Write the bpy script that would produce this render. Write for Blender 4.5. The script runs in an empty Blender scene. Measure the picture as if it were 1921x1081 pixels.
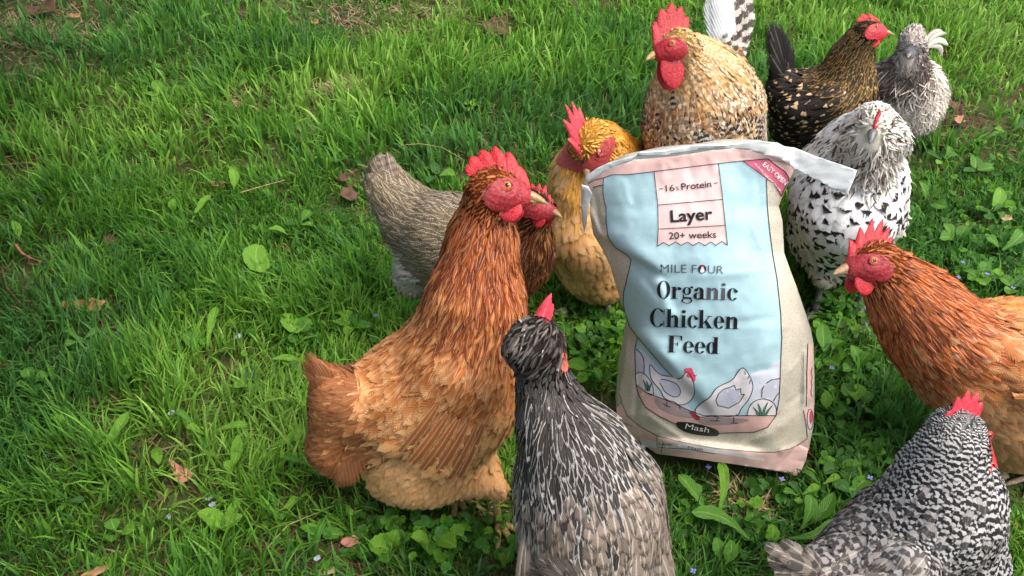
import bpy, bmesh, math, random
import numpy as np
from mathutils import Vector

# ------------------------------------------------------------------ camera, sky, sun, exposure
S = bpy.context.scene
COL = S.collection
rng = np.random.default_rng(11)
random.seed(5)
FOC, PITCH, CAMH = 1664.0, math.radians(40.0), 1.10      # focal length in photo pixels, tilt down, height in metres
cd = bpy.data.cameras.new('camera')
cam = bpy.data.objects.new('camera', cd)
COL.objects.link(cam)
cd.sensor_width = 36.0
cd.lens = 36.0 * FOC / 1921.0
cd.clip_start, cd.clip_end = 0.02, 400.0
cam.location = (0, 0, CAMH)
cam.rotation_euler = (math.pi / 2 - PITCH, 0, 0)
S.camera = cam
SUN_EL, SUN_AZ = math.radians(62), math.radians(118)   # azimuth measured from +Y towards +X
wd = bpy.data.worlds.new('World')
S.world = wd
wd.use_nodes = True
nt = wd.node_tree
bg = nt.nodes['Background']
sky = nt.nodes.new('ShaderNodeTexSky')
sky.sky_type = 'NISHITA'
sky.sun_disc = False
sky.sun_elevation = SUN_EL
sky.sun_rotation = SUN_AZ
sky.air_density, sky.dust_density, sky.ozone_density = 1.0, 4.0, 1.0
wb = nt.nodes.new('ShaderNodeMix')                         # camera white balance set for open shade
wb.data_type, wb.blend_type = 'RGBA', 'MULTIPLY'
wb.inputs[0].default_value = 1.0
wb.inputs[7].default_value = (1.07, 1.0, 0.89, 1)
nt.links.new(sky.outputs[0], wb.inputs[6])
nt.links.new(wb.outputs[2], bg.inputs[0])
bg.inputs[1].default_value = 0.15
sd = bpy.data.lights.new('sun', 'SUN')
sd.energy = 1.6
sd.angle = math.radians(40)
sd.color = (1.0, 0.96, 0.90)
sun = bpy.data.objects.new('sun', sd)
COL.objects.link(sun)
sdir = Vector((math.sin(SUN_AZ) * math.cos(SUN_EL), math.cos(SUN_AZ) * math.cos(SUN_EL), math.sin(SUN_EL)))
sun.rotation_euler = sdir.to_track_quat('Z', 'Y').to_euler()
sun.location = sdir * 20
vs = S.view_settings
vs.view_transform, vs.look, vs.gamma, vs.use_curve_mapping = 'Standard', 'None', 1.0, False
vs.exposure = 1.10
S.render.engine = 'CYCLES'
S.cycles.max_bounces = 6
S.cycles.transparent_max_bounces = 10

# ------------------------------------------------------------------ helpers
cp, sp = math.cos(PITCH), math.sin(PITCH)

def P(px, py, Y):
    """World point at distance Y ahead of the camera that the photo shows at (px, py)."""
    dx, dy = (np.asarray(px) - 960.5) / FOC, -(np.asarray(py) - 540.5) / FOC
    ry, rz = cp + dy * sp, -sp + dy * cp
    s = Y / ry
    return np.stack([dx * s, ry * s, CAMH + rz * s], -1)

def DEP(px, py, Y):
    dy = -(py - 540.5) / FOC
    return Y / (cp + dy * sp)

def GP(px, py, z=0.0):
    """Point at height z that the photo shows at (px, py)."""
    dx, dy = (px - 960.5) / FOC, -(py - 540.5) / FOC
    s = (z - CAMH) / (-sp + dy * cp)
    return np.array([dx * s, (cp + dy * sp) * s, z])

def srgb(r, g, b, k=1.0):
    f = lambda c: ((c / 255 + 0.055) / 1.055) ** 2.4 if c > 10 else c / 255 / 12.92
    return np.array([f(r) * k, f(g) * k, f(b) * k])

def unit(v):
    v = np.asarray(v, float)
    return v / (np.linalg.norm(v, axis=-1, keepdims=True) + 1e-12)

def mesh_data(name, V, polys, mat=None, smooth=True, attrs=None):
    """polys: list of (n,k) integer arrays; attrs: {name: (kind, array)} on points."""
    me = bpy.data.meshes.new(name)
    V = np.asarray(V, np.float32)
    me.vertices.add(len(V))
    me.vertices.foreach_set('co', V.ravel())
    polys = [np.asarray(p, np.int32) for p in polys if len(p)]
    loops = np.concatenate([p.ravel() for p in polys])
    sizes = np.concatenate([np.full(len(p), p.shape[1], np.int32) for p in polys])
    me.loops.add(len(loops))
    me.loops.foreach_set('vertex_index', loops)
    me.polygons.add(len(sizes))
    me.polygons.foreach_set('loop_start', np.concatenate([[0], np.cumsum(sizes)[:-1]]).astype(np.int32))
    me.polygons.foreach_set('use_smooth', np.full(len(sizes), smooth))
    me.update(calc_edges=True)
    for k, (kind, arr) in (attrs or {}).items():
        a = me.attributes.new(k, kind, 'POINT')
        a.data.foreach_set('color' if kind == 'FLOAT_COLOR' else 'vector', np.asarray(arr, np.float32).ravel())
    if mat: me.materials.append(mat)
    return me

def link(name, me, parent=None, loc=None, kind=None):
    o = bpy.data.objects.new(name, me)
    COL.objects.link(o)
    if parent is not None: o.parent = parent
    if loc is not None: o.location = loc
    if kind: o['kind'] = kind
    return o

def thing(name, label, cat, loc=(0, 0, 0), group=None):
    o = bpy.data.objects.new(name, None)
    o.empty_display_size = 0.02
    COL.objects.link(o)
    o.location = loc
    o['label'], o['category'] = label, cat
    if group: o['group'] = group
    return o

def tag(o, label, cat, group=None):
    o['label'], o['category'] = label, cat
    if group: o['group'] = group
    return o

def grid_faces(nu, nv, off=0, wrap_u=False):
    """quads of an nu x nv vertex grid stored row by row (v fastest)."""
    a = np.arange(nu if wrap_u else nu - 1)[:, None]
    b = np.arange(nv - 1)[None, :]
    a2 = (a + 1) % nu
    q = np.stack([a * nv + b, a2 * nv + b, a2 * nv + b + 1, a * nv + b + 1], -1)
    return q.reshape(-1, 4) + off

# material building ------------------------------------------------
class N:
    def __init__(s, name):
        s.m = bpy.data.materials.new(name)
        s.m.use_nodes = True
        s.t = s.m.node_tree
        s.t.nodes.clear()
    def n(s, kind, **kw):
        x = s.t.nodes.new(kind)
        for k, v in kw.items():
            if k.startswith('_'): setattr(x, k[1:], v)
        return x
    def put(s, sock, v):
        if isinstance(v, bpy.types.NodeSocket): s.t.links.new(v, sock)
        elif v is not None:
            if hasattr(sock.default_value, '__len__') and not hasattr(v, '__len__'): v = [v] * len(sock.default_value)
            if hasattr(v, '__len__') and len(sock.default_value) == 4 and len(v) == 3: v = list(v) + [1]
            sock.default_value = v
    def math(s, op, a, b=None, c=None, clamp=False):
        x = s.n('ShaderNodeMath', _operation=op, _use_clamp=clamp)
        for i, v in enumerate((a, b, c)):
            if v is not None: s.put(x.inputs[i], v)
        return x.outputs[0]
    def vmath(s, op, a, b=None):
        x = s.n('ShaderNodeVectorMath', _operation=op)
        s.put(x.inputs[0], a)
        if b is not None: s.put(x.inputs[1], b)
        return x.outputs[0]
    def mix(s, f, a, b, blend='MIX'):
        x = s.n('ShaderNodeMix', _data_type='RGBA', _blend_type=blend)
        s.put(x.inputs[0], f); s.put(x.inputs[6], a); s.put(x.inputs[7], b)
        return x.outputs[2]
    def step(s, v, lo, hi):
        x = s.n('ShaderNodeMapRange', _interpolation_type='SMOOTHSTEP')
        for i, q in enumerate((v, lo, hi)): s.put(x.inputs[i], q)
        return x.outputs[0]
    def attr(s, name):
        x = s.n('ShaderNodeAttribute'); x.attribute_name = name
        return x
    def noise(s, vec=None, scale=10, detail=3, rough=0.5):
        x = s.n('ShaderNodeTexNoise')
        if vec is not None: s.put(x.inputs['Vector'], vec)
        x.inputs['Scale'].default_value, x.inputs['Detail'].default_value, x.inputs['Roughness'].default_value = scale, detail, rough
        return x.outputs[0]
    def obj(s):
        return s.n('ShaderNodeTexCoord').outputs['Object']
    def bump(s, h, strength=0.3, dist=0.001):
        x = s.n('ShaderNodeBump')
        s.put(x.inputs['Height'], h)
        x.inputs['Strength'].default_value, x.inputs['Distance'].default_value = strength, dist
        return x.outputs[0]
    def out(s, col, rough=0.6, spec=0.4, normal=None, trans=None, sheen=0, coat=0, sss=0, metal=0):
        b = s.n('ShaderNodeBsdfPrincipled')
        s.put(b.inputs['Base Color'], col); s.put(b.inputs['Roughness'], rough)
        s.put(b.inputs['Specular IOR Level'], spec)
        if normal is not None: s.put(b.inputs['Normal'], normal)
        b.inputs['Sheen Weight'].default_value = sheen
        b.inputs['Coat Weight'].default_value = coat
        b.inputs['Coat Roughness'].default_value = 0.08
        if sss:
            b.inputs['Subsurface Weight'].default_value = sss
            b.inputs['Subsurface Radius'].default_value = (0.006, 0.002, 0.001)
            b.inputs['Subsurface Scale'].default_value = 1.0
        o = s.n('ShaderNodeOutputMaterial')
        if trans is not None:
            t = s.n('ShaderNodeBsdfTranslucent'); s.put(t.inputs[0], col if trans[1] is None else trans[1])
            mx = s.n('ShaderNodeMixShader'); mx.inputs[0].default_value = trans[0]
            s.t.links.new(b.outputs[0], mx.inputs[1]); s.t.links.new(t.outputs[0], mx.inputs[2])
            s.t.links.new(mx.outputs[0], o.inputs[0])
        else: s.t.links.new(b.outputs[0], o.inputs[0])
        return s.m

def plain(name, col, rough=0.6, spec=0.4, var=0.15, scale=60, bump=0.2, **kw):
    m = N(name)
    co = m.obj()
    nz = m.noise(co, scale, 4)
    c = m.mix(m.step(nz, 0.3, 0.7), np.array(col) * (1 - var), np.minimum(np.array(col) * (1 + var), 1))
    return m.out(c, rough, spec, m.bump(m.noise(co, scale * 4, 3), bump), **kw)

# ------------------------------------------------------------------ ground and lawn
def vnoise(x, y, seed=0):
    """smooth value noise in numpy, 0..1"""
    xi, yi = np.floor(x).astype(np.int64), np.floor(y).astype(np.int64)
    xf, yf = x - xi, y - yi
    def h(a, b):
        n = (a * 374761393 + b * 668265263 + seed * 974634777) & 0x7fffffff
        n = ((n ^ (n >> 13)) * 1274126177) & 0x7fffffff
        return ((n ^ (n >> 16)) & 0xffff) / 65535.0
    u, v = xf * xf * (3 - 2 * xf), yf * yf * (3 - 2 * yf)
    return (h(xi, yi) * (1 - u) + h(xi + 1, yi) * u) * (1 - v) + (h(xi, yi + 1) * (1 - u) + h(xi + 1, yi + 1) * u) * v

def fbm(x, y, seed=0, o=3):
    s, a, t = 0, 1.0, 0
    for k in range(o):
        s = s + a * vnoise(x * 2 ** k, y * 2 ** k, seed + k); t += a; a *= 0.5
    return s / t

def ground_z(x, y):
    return 0.012 * (fbm(x * 5, y * 5, 3) - 0.5) * np.exp(-np.maximum(np.hypot(x, y - 1.5) - 3, 0))

m = N('soil and thatch')
co = m.obj()
n1, n2, n3 = m.noise(co, 5, 4), m.noise(co, 60, 5, 0.7), m.noise(co, 240, 4, 0.7)
c = m.mix(m.step(n1, 0.4, 0.62), (0.055, 0.048, 0.024), (0.07, 0.10, 0.03))
c = m.mix(m.step(n2, 0.5, 0.72), c, (0.11, 0.085, 0.045))
c = m.mix(m.step(n3, 0.3, 0.6), m.mix(1.0, c, (0.5, 0.5, 0.5), 'MULTIPLY'), c)
M_SOIL = m.out(c, 0.95, 0.1, m.bump(n2, 0.8, 0.006))
gx = np.concatenate([[-200, -60, -20, -8], np.linspace(-4, 4, 161), [8, 20, 60, 200]])
gy = np.concatenate([[-200, -60, -20, -8, -2], np.linspace(0, 6, 121), [10, 20, 60, 200]])
X, Yy = np.meshgrid(gx, gy, indexing='ij')
V = np.stack([X, Yy, ground_z(X, Yy)], -1).reshape(-1, 3)
g = link('ground', mesh_data('ground', V, [grid_faces(len(gx), len(gy))], M_SOIL), kind='structure')

def bare(x, y):
    """0..1: how bare the lawn is there (worn soil spots of the photo)"""
    b = np.zeros_like(x)
    for px, py, r in ((70, 20, .30), (20, 130, .16), (930, 55, .09), (700, 70, .10), (60, 250, .10), (40, 330, .08), (650, 175, .07), (1370, 120, .05),
                      (680, 345, .05), (640, 30, .12), (480, 20, .12), (820, 20, .13), (215, 640, .05), (200, 800, .06), (300, 860, .06), (330, 950, .06), (20, 520, .07),
                      (1100, 10, .1), (1800, 220, .10), (1760, 250, .07), (1840, 430, .05), (560, 1030, .06), (640, 1060, .07), (520, 560, .03), (1390, 960, .035), (420, 690, .04), (30, 430, .05), (1880, 200, .06)):
        q = GP(px, py)
        b = np.maximum(b, np.exp(-(((x - q[0]) / r) ** 2 + ((y - q[1]) / (r * 0.8)) ** 2)))
    return b

GREENS = np.array([.97, 1.08, 1.12]) * np.array([[.095, .235, .028], [.135, .295, .034], [.190, .350, .042], [.070, .190, .034], [.098, .220, .060], [.25, .40, .07]])

def blades(n, x0, x1, y0, y1, hmul=1.0, wmul=1.0, dry=0.09, seed=1):
    r = np.random.default_rng(seed)
    x, y = r.uniform(x0, x1, n), r.uniform(y0, y1, n)
    half = 0.66 * y + 0.30                                     # lawn built a little beyond the frame on both sides
    keep = np.abs(x) < half
    tuft = fbm(x * 16, y * 16, 21, 2)
    keep &= r.random(n) < np.clip(0.25 + 1.25 * tuft, 0, 1) * (1 - 0.86 * np.clip(bare(x, y) * (0.6 + fbm(x * 25, y * 25, 5, 2)), 0, 1))
    x, y = x[keep], y[keep]
    inbag = (x > .12) & (x < .47) & (y > .865) & (y < 1.03)
    x, y = x[~inbag], y[~inbag]
    n = len(x); tuft = fbm(x * 16, y * 16, 21, 2)
    clump = fbm(x * 3.2, y * 3.2, 40, 3)
    h = (0.030 + 0.050 * np.clip(clump * 1.7 - 0.42, 0, 1)) * r.uniform(0.55, 1.3, n) * hmul
    h *= 0.45 + 0.8 * tuft
    h *= 1 - 0.42 * np.exp(-(((x - .28) / .20) ** 4 + ((y - .83) / .06) ** 2))
    for px, py in ((935, 985), (855, 935), (1138, 600), (1215, 585), (1527, 590), (1608, 578), (1868, 905), (1945, 900), (890, 590), (930, 575), (1520, 305), (1560, 305)):
        q_ = GP(px, py); h *= 1 - .62 * np.exp(-((x - q_[0]) ** 2 + (y - q_[1] + .02) ** 2) / .055 ** 2)   # trodden round the feet
    ang = fbm(x * 4.5, y * 4.5, 60, 2) * 11 + r.normal(0, 1.35, n)
    lean = np.clip(r.gamma(2.2, 0.30, n), 0.1, 1.7)
    w = r.uniform(0.0010, 0.0030, n) * wmul * (0.85 + 0.12 * y)
    isdry = r.random(n) < dry + 0.30 * bare(x, y)
    h[isdry] *= 0.8; lean[isdry] += 0.9
    dirx, diry = np.cos(ang), np.sin(ang)
    tw = ang + np.pi / 2 + r.normal(0, 0.5, n)
    wx, wy = np.cos(tw), np.sin(tw)
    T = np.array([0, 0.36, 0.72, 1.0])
    Wd = np.array([0.8, 1.0, 0.66, 0.0])
    V = np.zeros((n, 7, 3)); A = np.zeros((n, 7, 4))
    gz = ground_z(x, y) - 0.004
    # palette: yellow-green to blue-green by noise, plus sunlit patches painted into blade colour
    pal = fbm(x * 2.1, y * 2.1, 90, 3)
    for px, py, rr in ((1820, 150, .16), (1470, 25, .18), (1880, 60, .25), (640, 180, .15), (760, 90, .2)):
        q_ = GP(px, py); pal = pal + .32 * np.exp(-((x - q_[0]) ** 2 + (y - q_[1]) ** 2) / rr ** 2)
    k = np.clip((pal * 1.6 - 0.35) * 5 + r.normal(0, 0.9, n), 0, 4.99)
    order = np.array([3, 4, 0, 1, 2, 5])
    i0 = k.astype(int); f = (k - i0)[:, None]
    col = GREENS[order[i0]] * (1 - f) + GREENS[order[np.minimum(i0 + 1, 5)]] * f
    col *= r.uniform(0.7, 1.3, (n, 1))
    dc = np.array([[.30, .24, .12]]) * r.uniform(0.4, 1.1, (n, 1))
    col = np.where(isdry[:, None], dc, col)
    vi = 0
    for t, wd_ in zip(T, Wd):
        th = lean * t
        rad = h * t
        hx = rad * np.sin(th * 0.75) ; hz = rad * np.cos(th * 0.75)
        hz = np.where(isdry, np.minimum(hz, 0.012 + 0.01 * t), hz)
        bx, by, bz = x + dirx * hx, y + diry * hx, gz + hz
        sides = (-1, 1) if wd_ > 0 else (0,)
        for s_ in sides:
            V[:, vi] = np.stack([bx + wx * w * wd_ * s_, by + wy * w * wd_ * s_, bz], -1)
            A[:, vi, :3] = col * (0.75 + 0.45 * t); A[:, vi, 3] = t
            vi += 1
    base = (np.arange(n) * 7)[:, None]
    q = np.concatenate([base + np.array([[0, 1, 3, 2]]), base + np.array([[2, 3, 5, 4]])])
    tr = base + np.array([[4, 5, 6]])
    return V.reshape(-1, 3), q, tr, A.reshape(-1, 4)

m = N('grass blade')
a = m.attr('ca')
nz = m.noise(m.obj(), 300, 2)
c = m.mix(m.step(nz, 0.2, 0.8), m.mix(1.0, a.outputs[0], (0.8, 0.8, 0.8), 'MULTIPLY'), m.mix(1.0, a.outputs[0], (1.15, 1.15, 1.15), 'MULTIPLY'))
M_GRASS = m.out(c, 0.5, 0.25, trans=(0.50, None))
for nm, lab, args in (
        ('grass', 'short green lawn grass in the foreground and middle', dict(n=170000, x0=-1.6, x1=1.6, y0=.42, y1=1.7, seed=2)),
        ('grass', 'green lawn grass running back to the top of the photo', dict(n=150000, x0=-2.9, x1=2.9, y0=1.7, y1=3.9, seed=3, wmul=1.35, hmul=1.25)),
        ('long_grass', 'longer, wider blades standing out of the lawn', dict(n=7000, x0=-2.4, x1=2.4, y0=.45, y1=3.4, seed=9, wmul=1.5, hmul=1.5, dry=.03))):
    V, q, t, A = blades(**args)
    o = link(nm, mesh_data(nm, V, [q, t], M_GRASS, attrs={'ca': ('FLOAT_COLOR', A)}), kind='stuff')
    o['label'] = lab

# ------------------------------------------------------------------ unseen tree, added only to darken the left of the lawn
def add_shade_tree():
    r = np.random.default_rng(77)
    o = np.array([-2.7, 1.0, 0.0])
    root = thing('added_shade_tree', 'leafy tree added outside the frame to darken the left of the lawn', 'tree', o)
    bark = plain('bark', (.11, .085, .06), .9, .1, var=.4, scale=30, bump=.8)
    segs = [([(0, 0, -.05), (.02, .03, .6), (.05, .0, 1.3), (.0, .1, 2.3)], .10, .05)]
    tips = [(1.95, -.5, 1.60), (1.85, .0, 1.60), (1.55, .6, 1.62), (1.1, 1.3, 1.65), (.7, 2.0, 1.7), (1.3, -.4, 2.0), (1.7, -.9, 1.34), (1.8, -.3, 1.34), (1.5, .4, 1.36), (1.05, 1.0, 1.36), (.6, 1.7, 1.36)]
    for t in tips: segs.append(([(.04, .0, 1.3), tuple(np.array([.04, .0, 1.3]) * .5 + np.array(t) * .5 + [0, 0, .12]), t], .05, .012))
    parts = []
    for pts, r0, r1 in segs:
        q = arcs(np.array(pts, float), 14)
        parts.append(tube_(q, np.linspace(r0, r1, 14)))
    V = np.concatenate([p[0] for p in parts]); off = 0; Q = []
    for p in parts: Q.append(p[1] + off); off += len(p[0])
    link('trunk', mesh_data('trunk', V, [np.concatenate(Q)], bark), root)
    cen = []
    for t in tips + [(.9, -.2, 1.9), (.6, .9, 2.1), (1.0, .4, 1.8)]:
        cen.append(np.array(t)[None] + r.normal(0, 1, (1800, 3)).clip(-2.6, 2.6) * [.24, .30, .055 if t[2] < 1.5 else .13])
    c = np.concatenate(cen); n = len(c)
    d = unit(r.normal(0, 1, (n, 3)) * [1, 1, .5]); s_ = unit(np.cross(d, r.normal(0, 1, (n, 3))))
    L, w = r.uniform(.05, .09, (n, 1)), r.uniform(.016, .028, (n, 1))
    V = np.stack([c, c + d * L * .5 + s_ * w, c + d * L, c + d * L * .5 - s_ * w], 1).reshape(-1, 3)
    A = np.ones((n * 4, 4)); A[:, :3] = np.repeat(np.array([[.05, .12, .02]]) * r.uniform(.6, 1.5, (n, 1)), 4, 0)
    cr = link('crown', mesh_data('crown', V, [np.arange(n * 4).reshape(-1, 4)], M_GRASS, attrs={'ca': ('FLOAT_COLOR', A)}), root, kind='stuff')
def arcs(P_, n):
    d = np.concatenate([[0], np.cumsum(np.linalg.norm(np.diff(P_, axis=0), axis=1))]); d /= d[-1]
    t = np.linspace(0, 1, n)
    return np.stack([np.interp(t, d, P_[:, i]) for i in range(3)], -1)
def tube_(pts, rad, m=10):
    d = unit(np.gradient(pts, axis=0)); s = unit(np.cross(d, [0.3, 1, 0.05])); u = np.cross(s, d)
    ph = np.arange(m) * 2 * math.pi / m
    V = pts[:, None] + (s[:, None] * np.cos(ph)[None, :, None] + u[:, None] * np.sin(ph)[None, :, None]) * np.asarray(rad)[:, None, None]
    Q = np.array([(i * m + j, i * m + (j + 1) % m, (i + 1) * m + (j + 1) % m, (i + 1) * m + j) for i in range(len(pts) - 1) for j in range(m)])
    return V.reshape(-1, 3), Q
add_shade_tree()

# ------------------------------------------------------------------ the feed bag
BL = np.array([(1095, 346), (1108, 385), (1107, 405), (1113, 440), (1130, 468), (1145, 500), (1158, 545), (1168, 575), (1180, 613), (1175, 645), (1168, 695), (1160, 740), (1157, 780), (1175, 812), (1232, 852)], float)
BR = np.array([(1492, 315), (1468, 368), (1461, 387), (1468, 415), (1471, 475), (1483, 508), (1495, 540), (1508, 578), (1521, 617), (1526, 645), (1528, 700), (1528, 750), (1526, 800), (1517, 845), (1495, 888)], float)
BT = np.array([(1095, 346), (1130, 322), (1180, 303), (1235, 294), (1300, 288), (1360, 278), (1400, 275), (1440, 279), (1475, 293), (1492, 315)], float)
BB = np.array([(1232, 852), (1300, 860), (1360, 868), (1400, 875), (1440, 882), (1495, 888)], float)

def arc(P_, t):
    d = np.concatenate([[0], np.cumsum(np.linalg.norm(np.diff(P_, axis=0), axis=1))]); d /= d[-1]
    return np.stack([np.interp(t, d, P_[:, 0]), np.interp(t, d, P_[:, 1])], -1)

def crease(px, py, a, b, w, step=0.0, ridge=0.0):
    a, b = np.array(a, float), np.array(b, float)
    ab = b - a; L = np.hypot(*ab); e = ab / L
    t = ((px - a[0]) * e[0] + (py - a[1]) * e[1]) / L
    d = (px - a[0]) * -e[1] + (py - a[1]) * e[0]
    fall = np.clip(np.minimum(t + .12, 1.12 - t) / .3, 0, 1)
    fall = fall * fall * (3 - 2 * fall)
    return (step * np.tanh(d / w) * np.exp(-(np.maximum(np.abs(d) - w * 1.5, 0) / (w * 6)) ** 2) + ridge * np.exp(-(d / w) ** 2)) * fall

def bagY(px, py):
    px, py = np.asarray(px, float), np.asarray(py, float)
    xl, xr = np.interp(py, BL[:, 1], BL[:, 0]), np.interp(py, BR[:, 1], BR[:, 0])
    yt = np.interp(px, BT[:, 0], BT[:, 1]); yb = np.interp(px, [1155, 1232, 1360, 1495], [800, 852, 868, 890])
    u = np.clip((px - xl) / (xr - xl), 0, 1); s = np.clip((yb - py) / (yb - yt), -.05, 1)
    sp_ = np.clip(s, 0, 1)
    edge = np.abs(2 * u - 1)
    bulge = (1 - edge ** 3.0) * (0.050 * np.sin(np.pi * np.clip(sp_ * .80 + .14, 0, 1)) ** .8 + .004)
    Y = .880 + .040 * sp_ - bulge - .012 * (1 - sp_) * (1 - edge ** 4)
    # folds and slack in the woven plastic
    Y = Y + crease(px, py, (1120, 445), (1243, 517), 4, step=.0055, ridge=.0025)
    Y = Y + crease(px, py, (1240, 512), (1268, 592), 8, step=-.004, ridge=.002)
    Y = Y + crease(px, py, (1178, 612), (1262, 700), 4, step=.0080)
    Y = Y + crease(px, py, (1235, 672), (1335, 778), 8, step=.0048, ridge=.002)
    Y = Y + crease(px, py, (1150, 500), (1190, 560), 14, ridge=.003)
    Y = Y + crease(px, py, (1510, 640), (1506, 790), 5, step=.003, ridge=-.0025)
    Y = Y + crease(px, py, (1470, 478), (1512, 640), 6, ridge=-.0022)
    Y = Y + crease(px, py, (1440, 800), (1500, 720), 16, ridge=.003)
    Y = Y + crease(px, py, (1420, 830), (1510, 770), 12, ridge=-.0025)
    Y = Y + crease(px, py, (1395, 310), (1400, 480), 22, ridge=.0028) + crease(px, py, (1180, 330), (1190, 400), 14, ridge=.002)
    Y = Y + crease(px, py, (1240, 300), (1248, 345), 7, ridge=-.0015) + crease(px, py, (1290, 295), (1298, 340), 7, ridge=.0015)
    Y = Y + crease(px, py, (1330, 290), (1345, 330), 8, ridge=-.0015) + crease(px, py, (1385, 280), (1390, 300), 6, ridge=.0015)
    Y = Y + crease(px, py, (1410, 420), (1440, 500), 5, ridge=-.001)
    Y = Y + crease(px, py, (1240, 822), (1430, 846), 5, step=-.006)
    Y = Y + crease(px, py, (1470, 880), (1515, 840), 5, ridge=.004) + crease(px, py, (1462, 850), (1500, 835), 6, ridge=-.004)
    for a_, b_, w_, h_ in (((1100, 380), (1140, 470), 5, -.003), ((1115, 360), (1128, 440), 4, .002), ((1170, 335), (1176, 372), 3, -.0012), ((1176, 372), (1186, 388), 3, -.0010), ((1205, 520), (1240, 560), 6, .0015),
                           ((1160, 545), (1178, 600), 4, .002), ((1300, 520), (1440, 508), 9, -.0016), ((1350, 610), (1460, 596), 8, .0015), ((1230, 640), (1330, 668), 9, -.0015), ((1395, 700), (1462, 690), 6, .0012),
                           ((1290, 350), (1302, 420), 4, -.0009), ((1316, 330), (1322, 372), 3, .0009), ((1480, 700), (1512, 660), 5, -.002), ((1475, 760), (1508, 735), 5, .002), ((1380, 840), (1450, 812), 6, -.0018), ((1200, 700), (1190, 790), 6, .0022), ((1215, 780), (1290, 830), 6, -.002),
                           ((1440, 300), (1466, 345), 4, -.0018), ((1420, 320), (1428, 420), 6, .0014), ((1408, 420), (1432, 478), 2.5, -.0008), ((1250, 300), (1262, 318), 3, -.001), ((1366, 284), (1372, 304), 3, -.001)):
        Y = Y + crease(px, py, a_, b_, w_, ridge=h_)
    Y = Y + .0042 * (fbm(px / 55, py / 70, 5) - .5) + .0012 * (fbm(px / 14, py / 19, 8) - .5)
    return Y

bag_o = GP(1340, 868)
def BP(px, py, off=0.0):
    return P(px, py, bagY(px, py) - off) - bag_o

def weave(name, col, rough=.42, spec=.35, flecks=0.0, stain=.12):
    m = N(name)
    co = m.obj()
    w1 = m.n('ShaderNodeTexWave', _wave_type='BANDS', _bands_direction='X'); m.put(w1.inputs[0], co); w1.inputs['Scale'].default_value = 130
    w2 = m.n('ShaderNodeTexWave', _wave_type='BANDS', _bands_direction='Z'); m.put(w2.inputs[0], co); w2.inputs['Scale'].default_value = 130
    st = m.vmath('MULTIPLY', co, (3, 3, 1)); nz = m.noise(co, 400, 3, .7); nb = m.noise(co, 22, 4)
    h = m.math('ADD', m.math('MULTIPLY', w1.outputs['Fac'], w2.outputs['Fac']), m.math('MULTIPLY', nz, .8))
    c = m.mix(m.step(nb, .3, .75), np.array(col) * (1 - stain), np.minimum(np.array(col) * (1 + stain * .6), .95))
    c = m.mix(m.step(h, .4, 1.6), m.mix(1.0, c, (.965, .965, .965), 'MULTIPLY'), m.mix(.04, c, (.9, .92, .92)))
    sc = m.noise(m.vmath('MULTIPLY', co, (9, 1, 40)), 4, 5, .75)
    c = m.mix(m.math('MULTIPLY', m.step(sc, .56, .75), .28), c, (.86, .87, .88))
    dz = m.n('ShaderNodeSeparateXYZ'); m.put(dz.inputs[0], co)
    dirt = m.math('MULTIPLY', m.step(dz.outputs[2], .09, .0), m.step(m.noise(co, 35, 5, .7), .42, .68))
    c = m.mix(m.math('MULTIPLY', dirt, .45), c, (.17, .14, .09))
    rough = m.math('MULTIPLY_ADD', nb, .35, rough - .15)
    if flecks:
        f2 = m.noise(co, 520, 2, .8)
        c = m.mix(m.math('MULTIPLY', m.step(f2, .52, .66), flecks), c, (.22, .20, .15))
    return m.out(c, rough, spec, m.bump(h, .12, .0006))

bag = thing('feed_bag', 'standing pale blue and pink woven sack of chicken feed with torn white top strip', 'feed bag', bag_o)
M_BEIGE = weave('speckled beige woven plastic', (.56, .53, .45), flecks=.75)
M_PINK = weave('pale pink print', (.74, .50, .47))
M_LAB = weave('label pink print', (.74, .54, .54))
M_BLUE = weave('pale blue print', (.38, .59, .67), flecks=0)
M_MAG = weave('magenta print', (.62, .13, .22))
M_CLOUD = weave('pale lavender print', (.56, .62, .72))
M_HILL = weave('lilac grey print', (.50, .53, .64))
M_HEN = weave('off white print', (.70, .67, .71))
M_GROUNDP = weave('dusky pink print', (.62, .40, .38))
M_SHADE = weave('mauve grey print', (.34, .27, .29))
M_INK = plain('black ink', (.012, .011, .015), .45, .35, bump=.05)
M_INKG = plain('faded grey ink', (.085, .08, .10), .45, .35, bump=.05)
M_WHITEP = plain('white ink', (.8, .78, .78), .5, .3, bump=.05)
M_TEAL = plain('green ink', (.07, .24, .17), .5, .3, bump=.05)
M_REDP = plain('red ink', (.60, .07, .13), .5, .3, bump=.05)
M_REDD = plain('dark red ink', (.28, .035, .06), .5, .3, bump=.05)
M_TAPE = weave('white paper strip', (.66, .70, .72), .6, .2, stain=.12)

nu, nv = 120, 190
tt = np.linspace(0, 1, nu); ss = np.linspace(0, 1, nv)
top, bot, lef, rig = arc(BT, tt), arc(BB, tt), arc(BL, ss), arc(BR, ss)
U_, S_ = np.meshgrid(tt, ss, indexing='ij')
C2 = (1 - S_[..., None]) * top[:, None] + S_[..., None] * bot[:, None] + (1 - U_[..., None]) * lef[None] + U_[..., None] * rig[None] \
    - ((1 - U_) * (1 - S_))[..., None] * top[0] - (U_ * (1 - S_))[..., None] * top[-1] - ((1 - U_) * S_)[..., None] * bot[0] - (U_ * S_)[..., None] * bot[-1]
front = BP(C2[..., 0], C2[..., 1])
thick = (.0015 + .13 * np.sin(np.pi * np.clip(S_ * .62, 0, 1)) ** 1.2) * (1 - np.abs(2 * U_ - 1) ** 4) ** .5
back = front.copy(); edgeY = np.maximum(front[0, :, 1][None] * (1 - U_) + front[-1, :, 1][None] * U_, front[..., 1])
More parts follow.
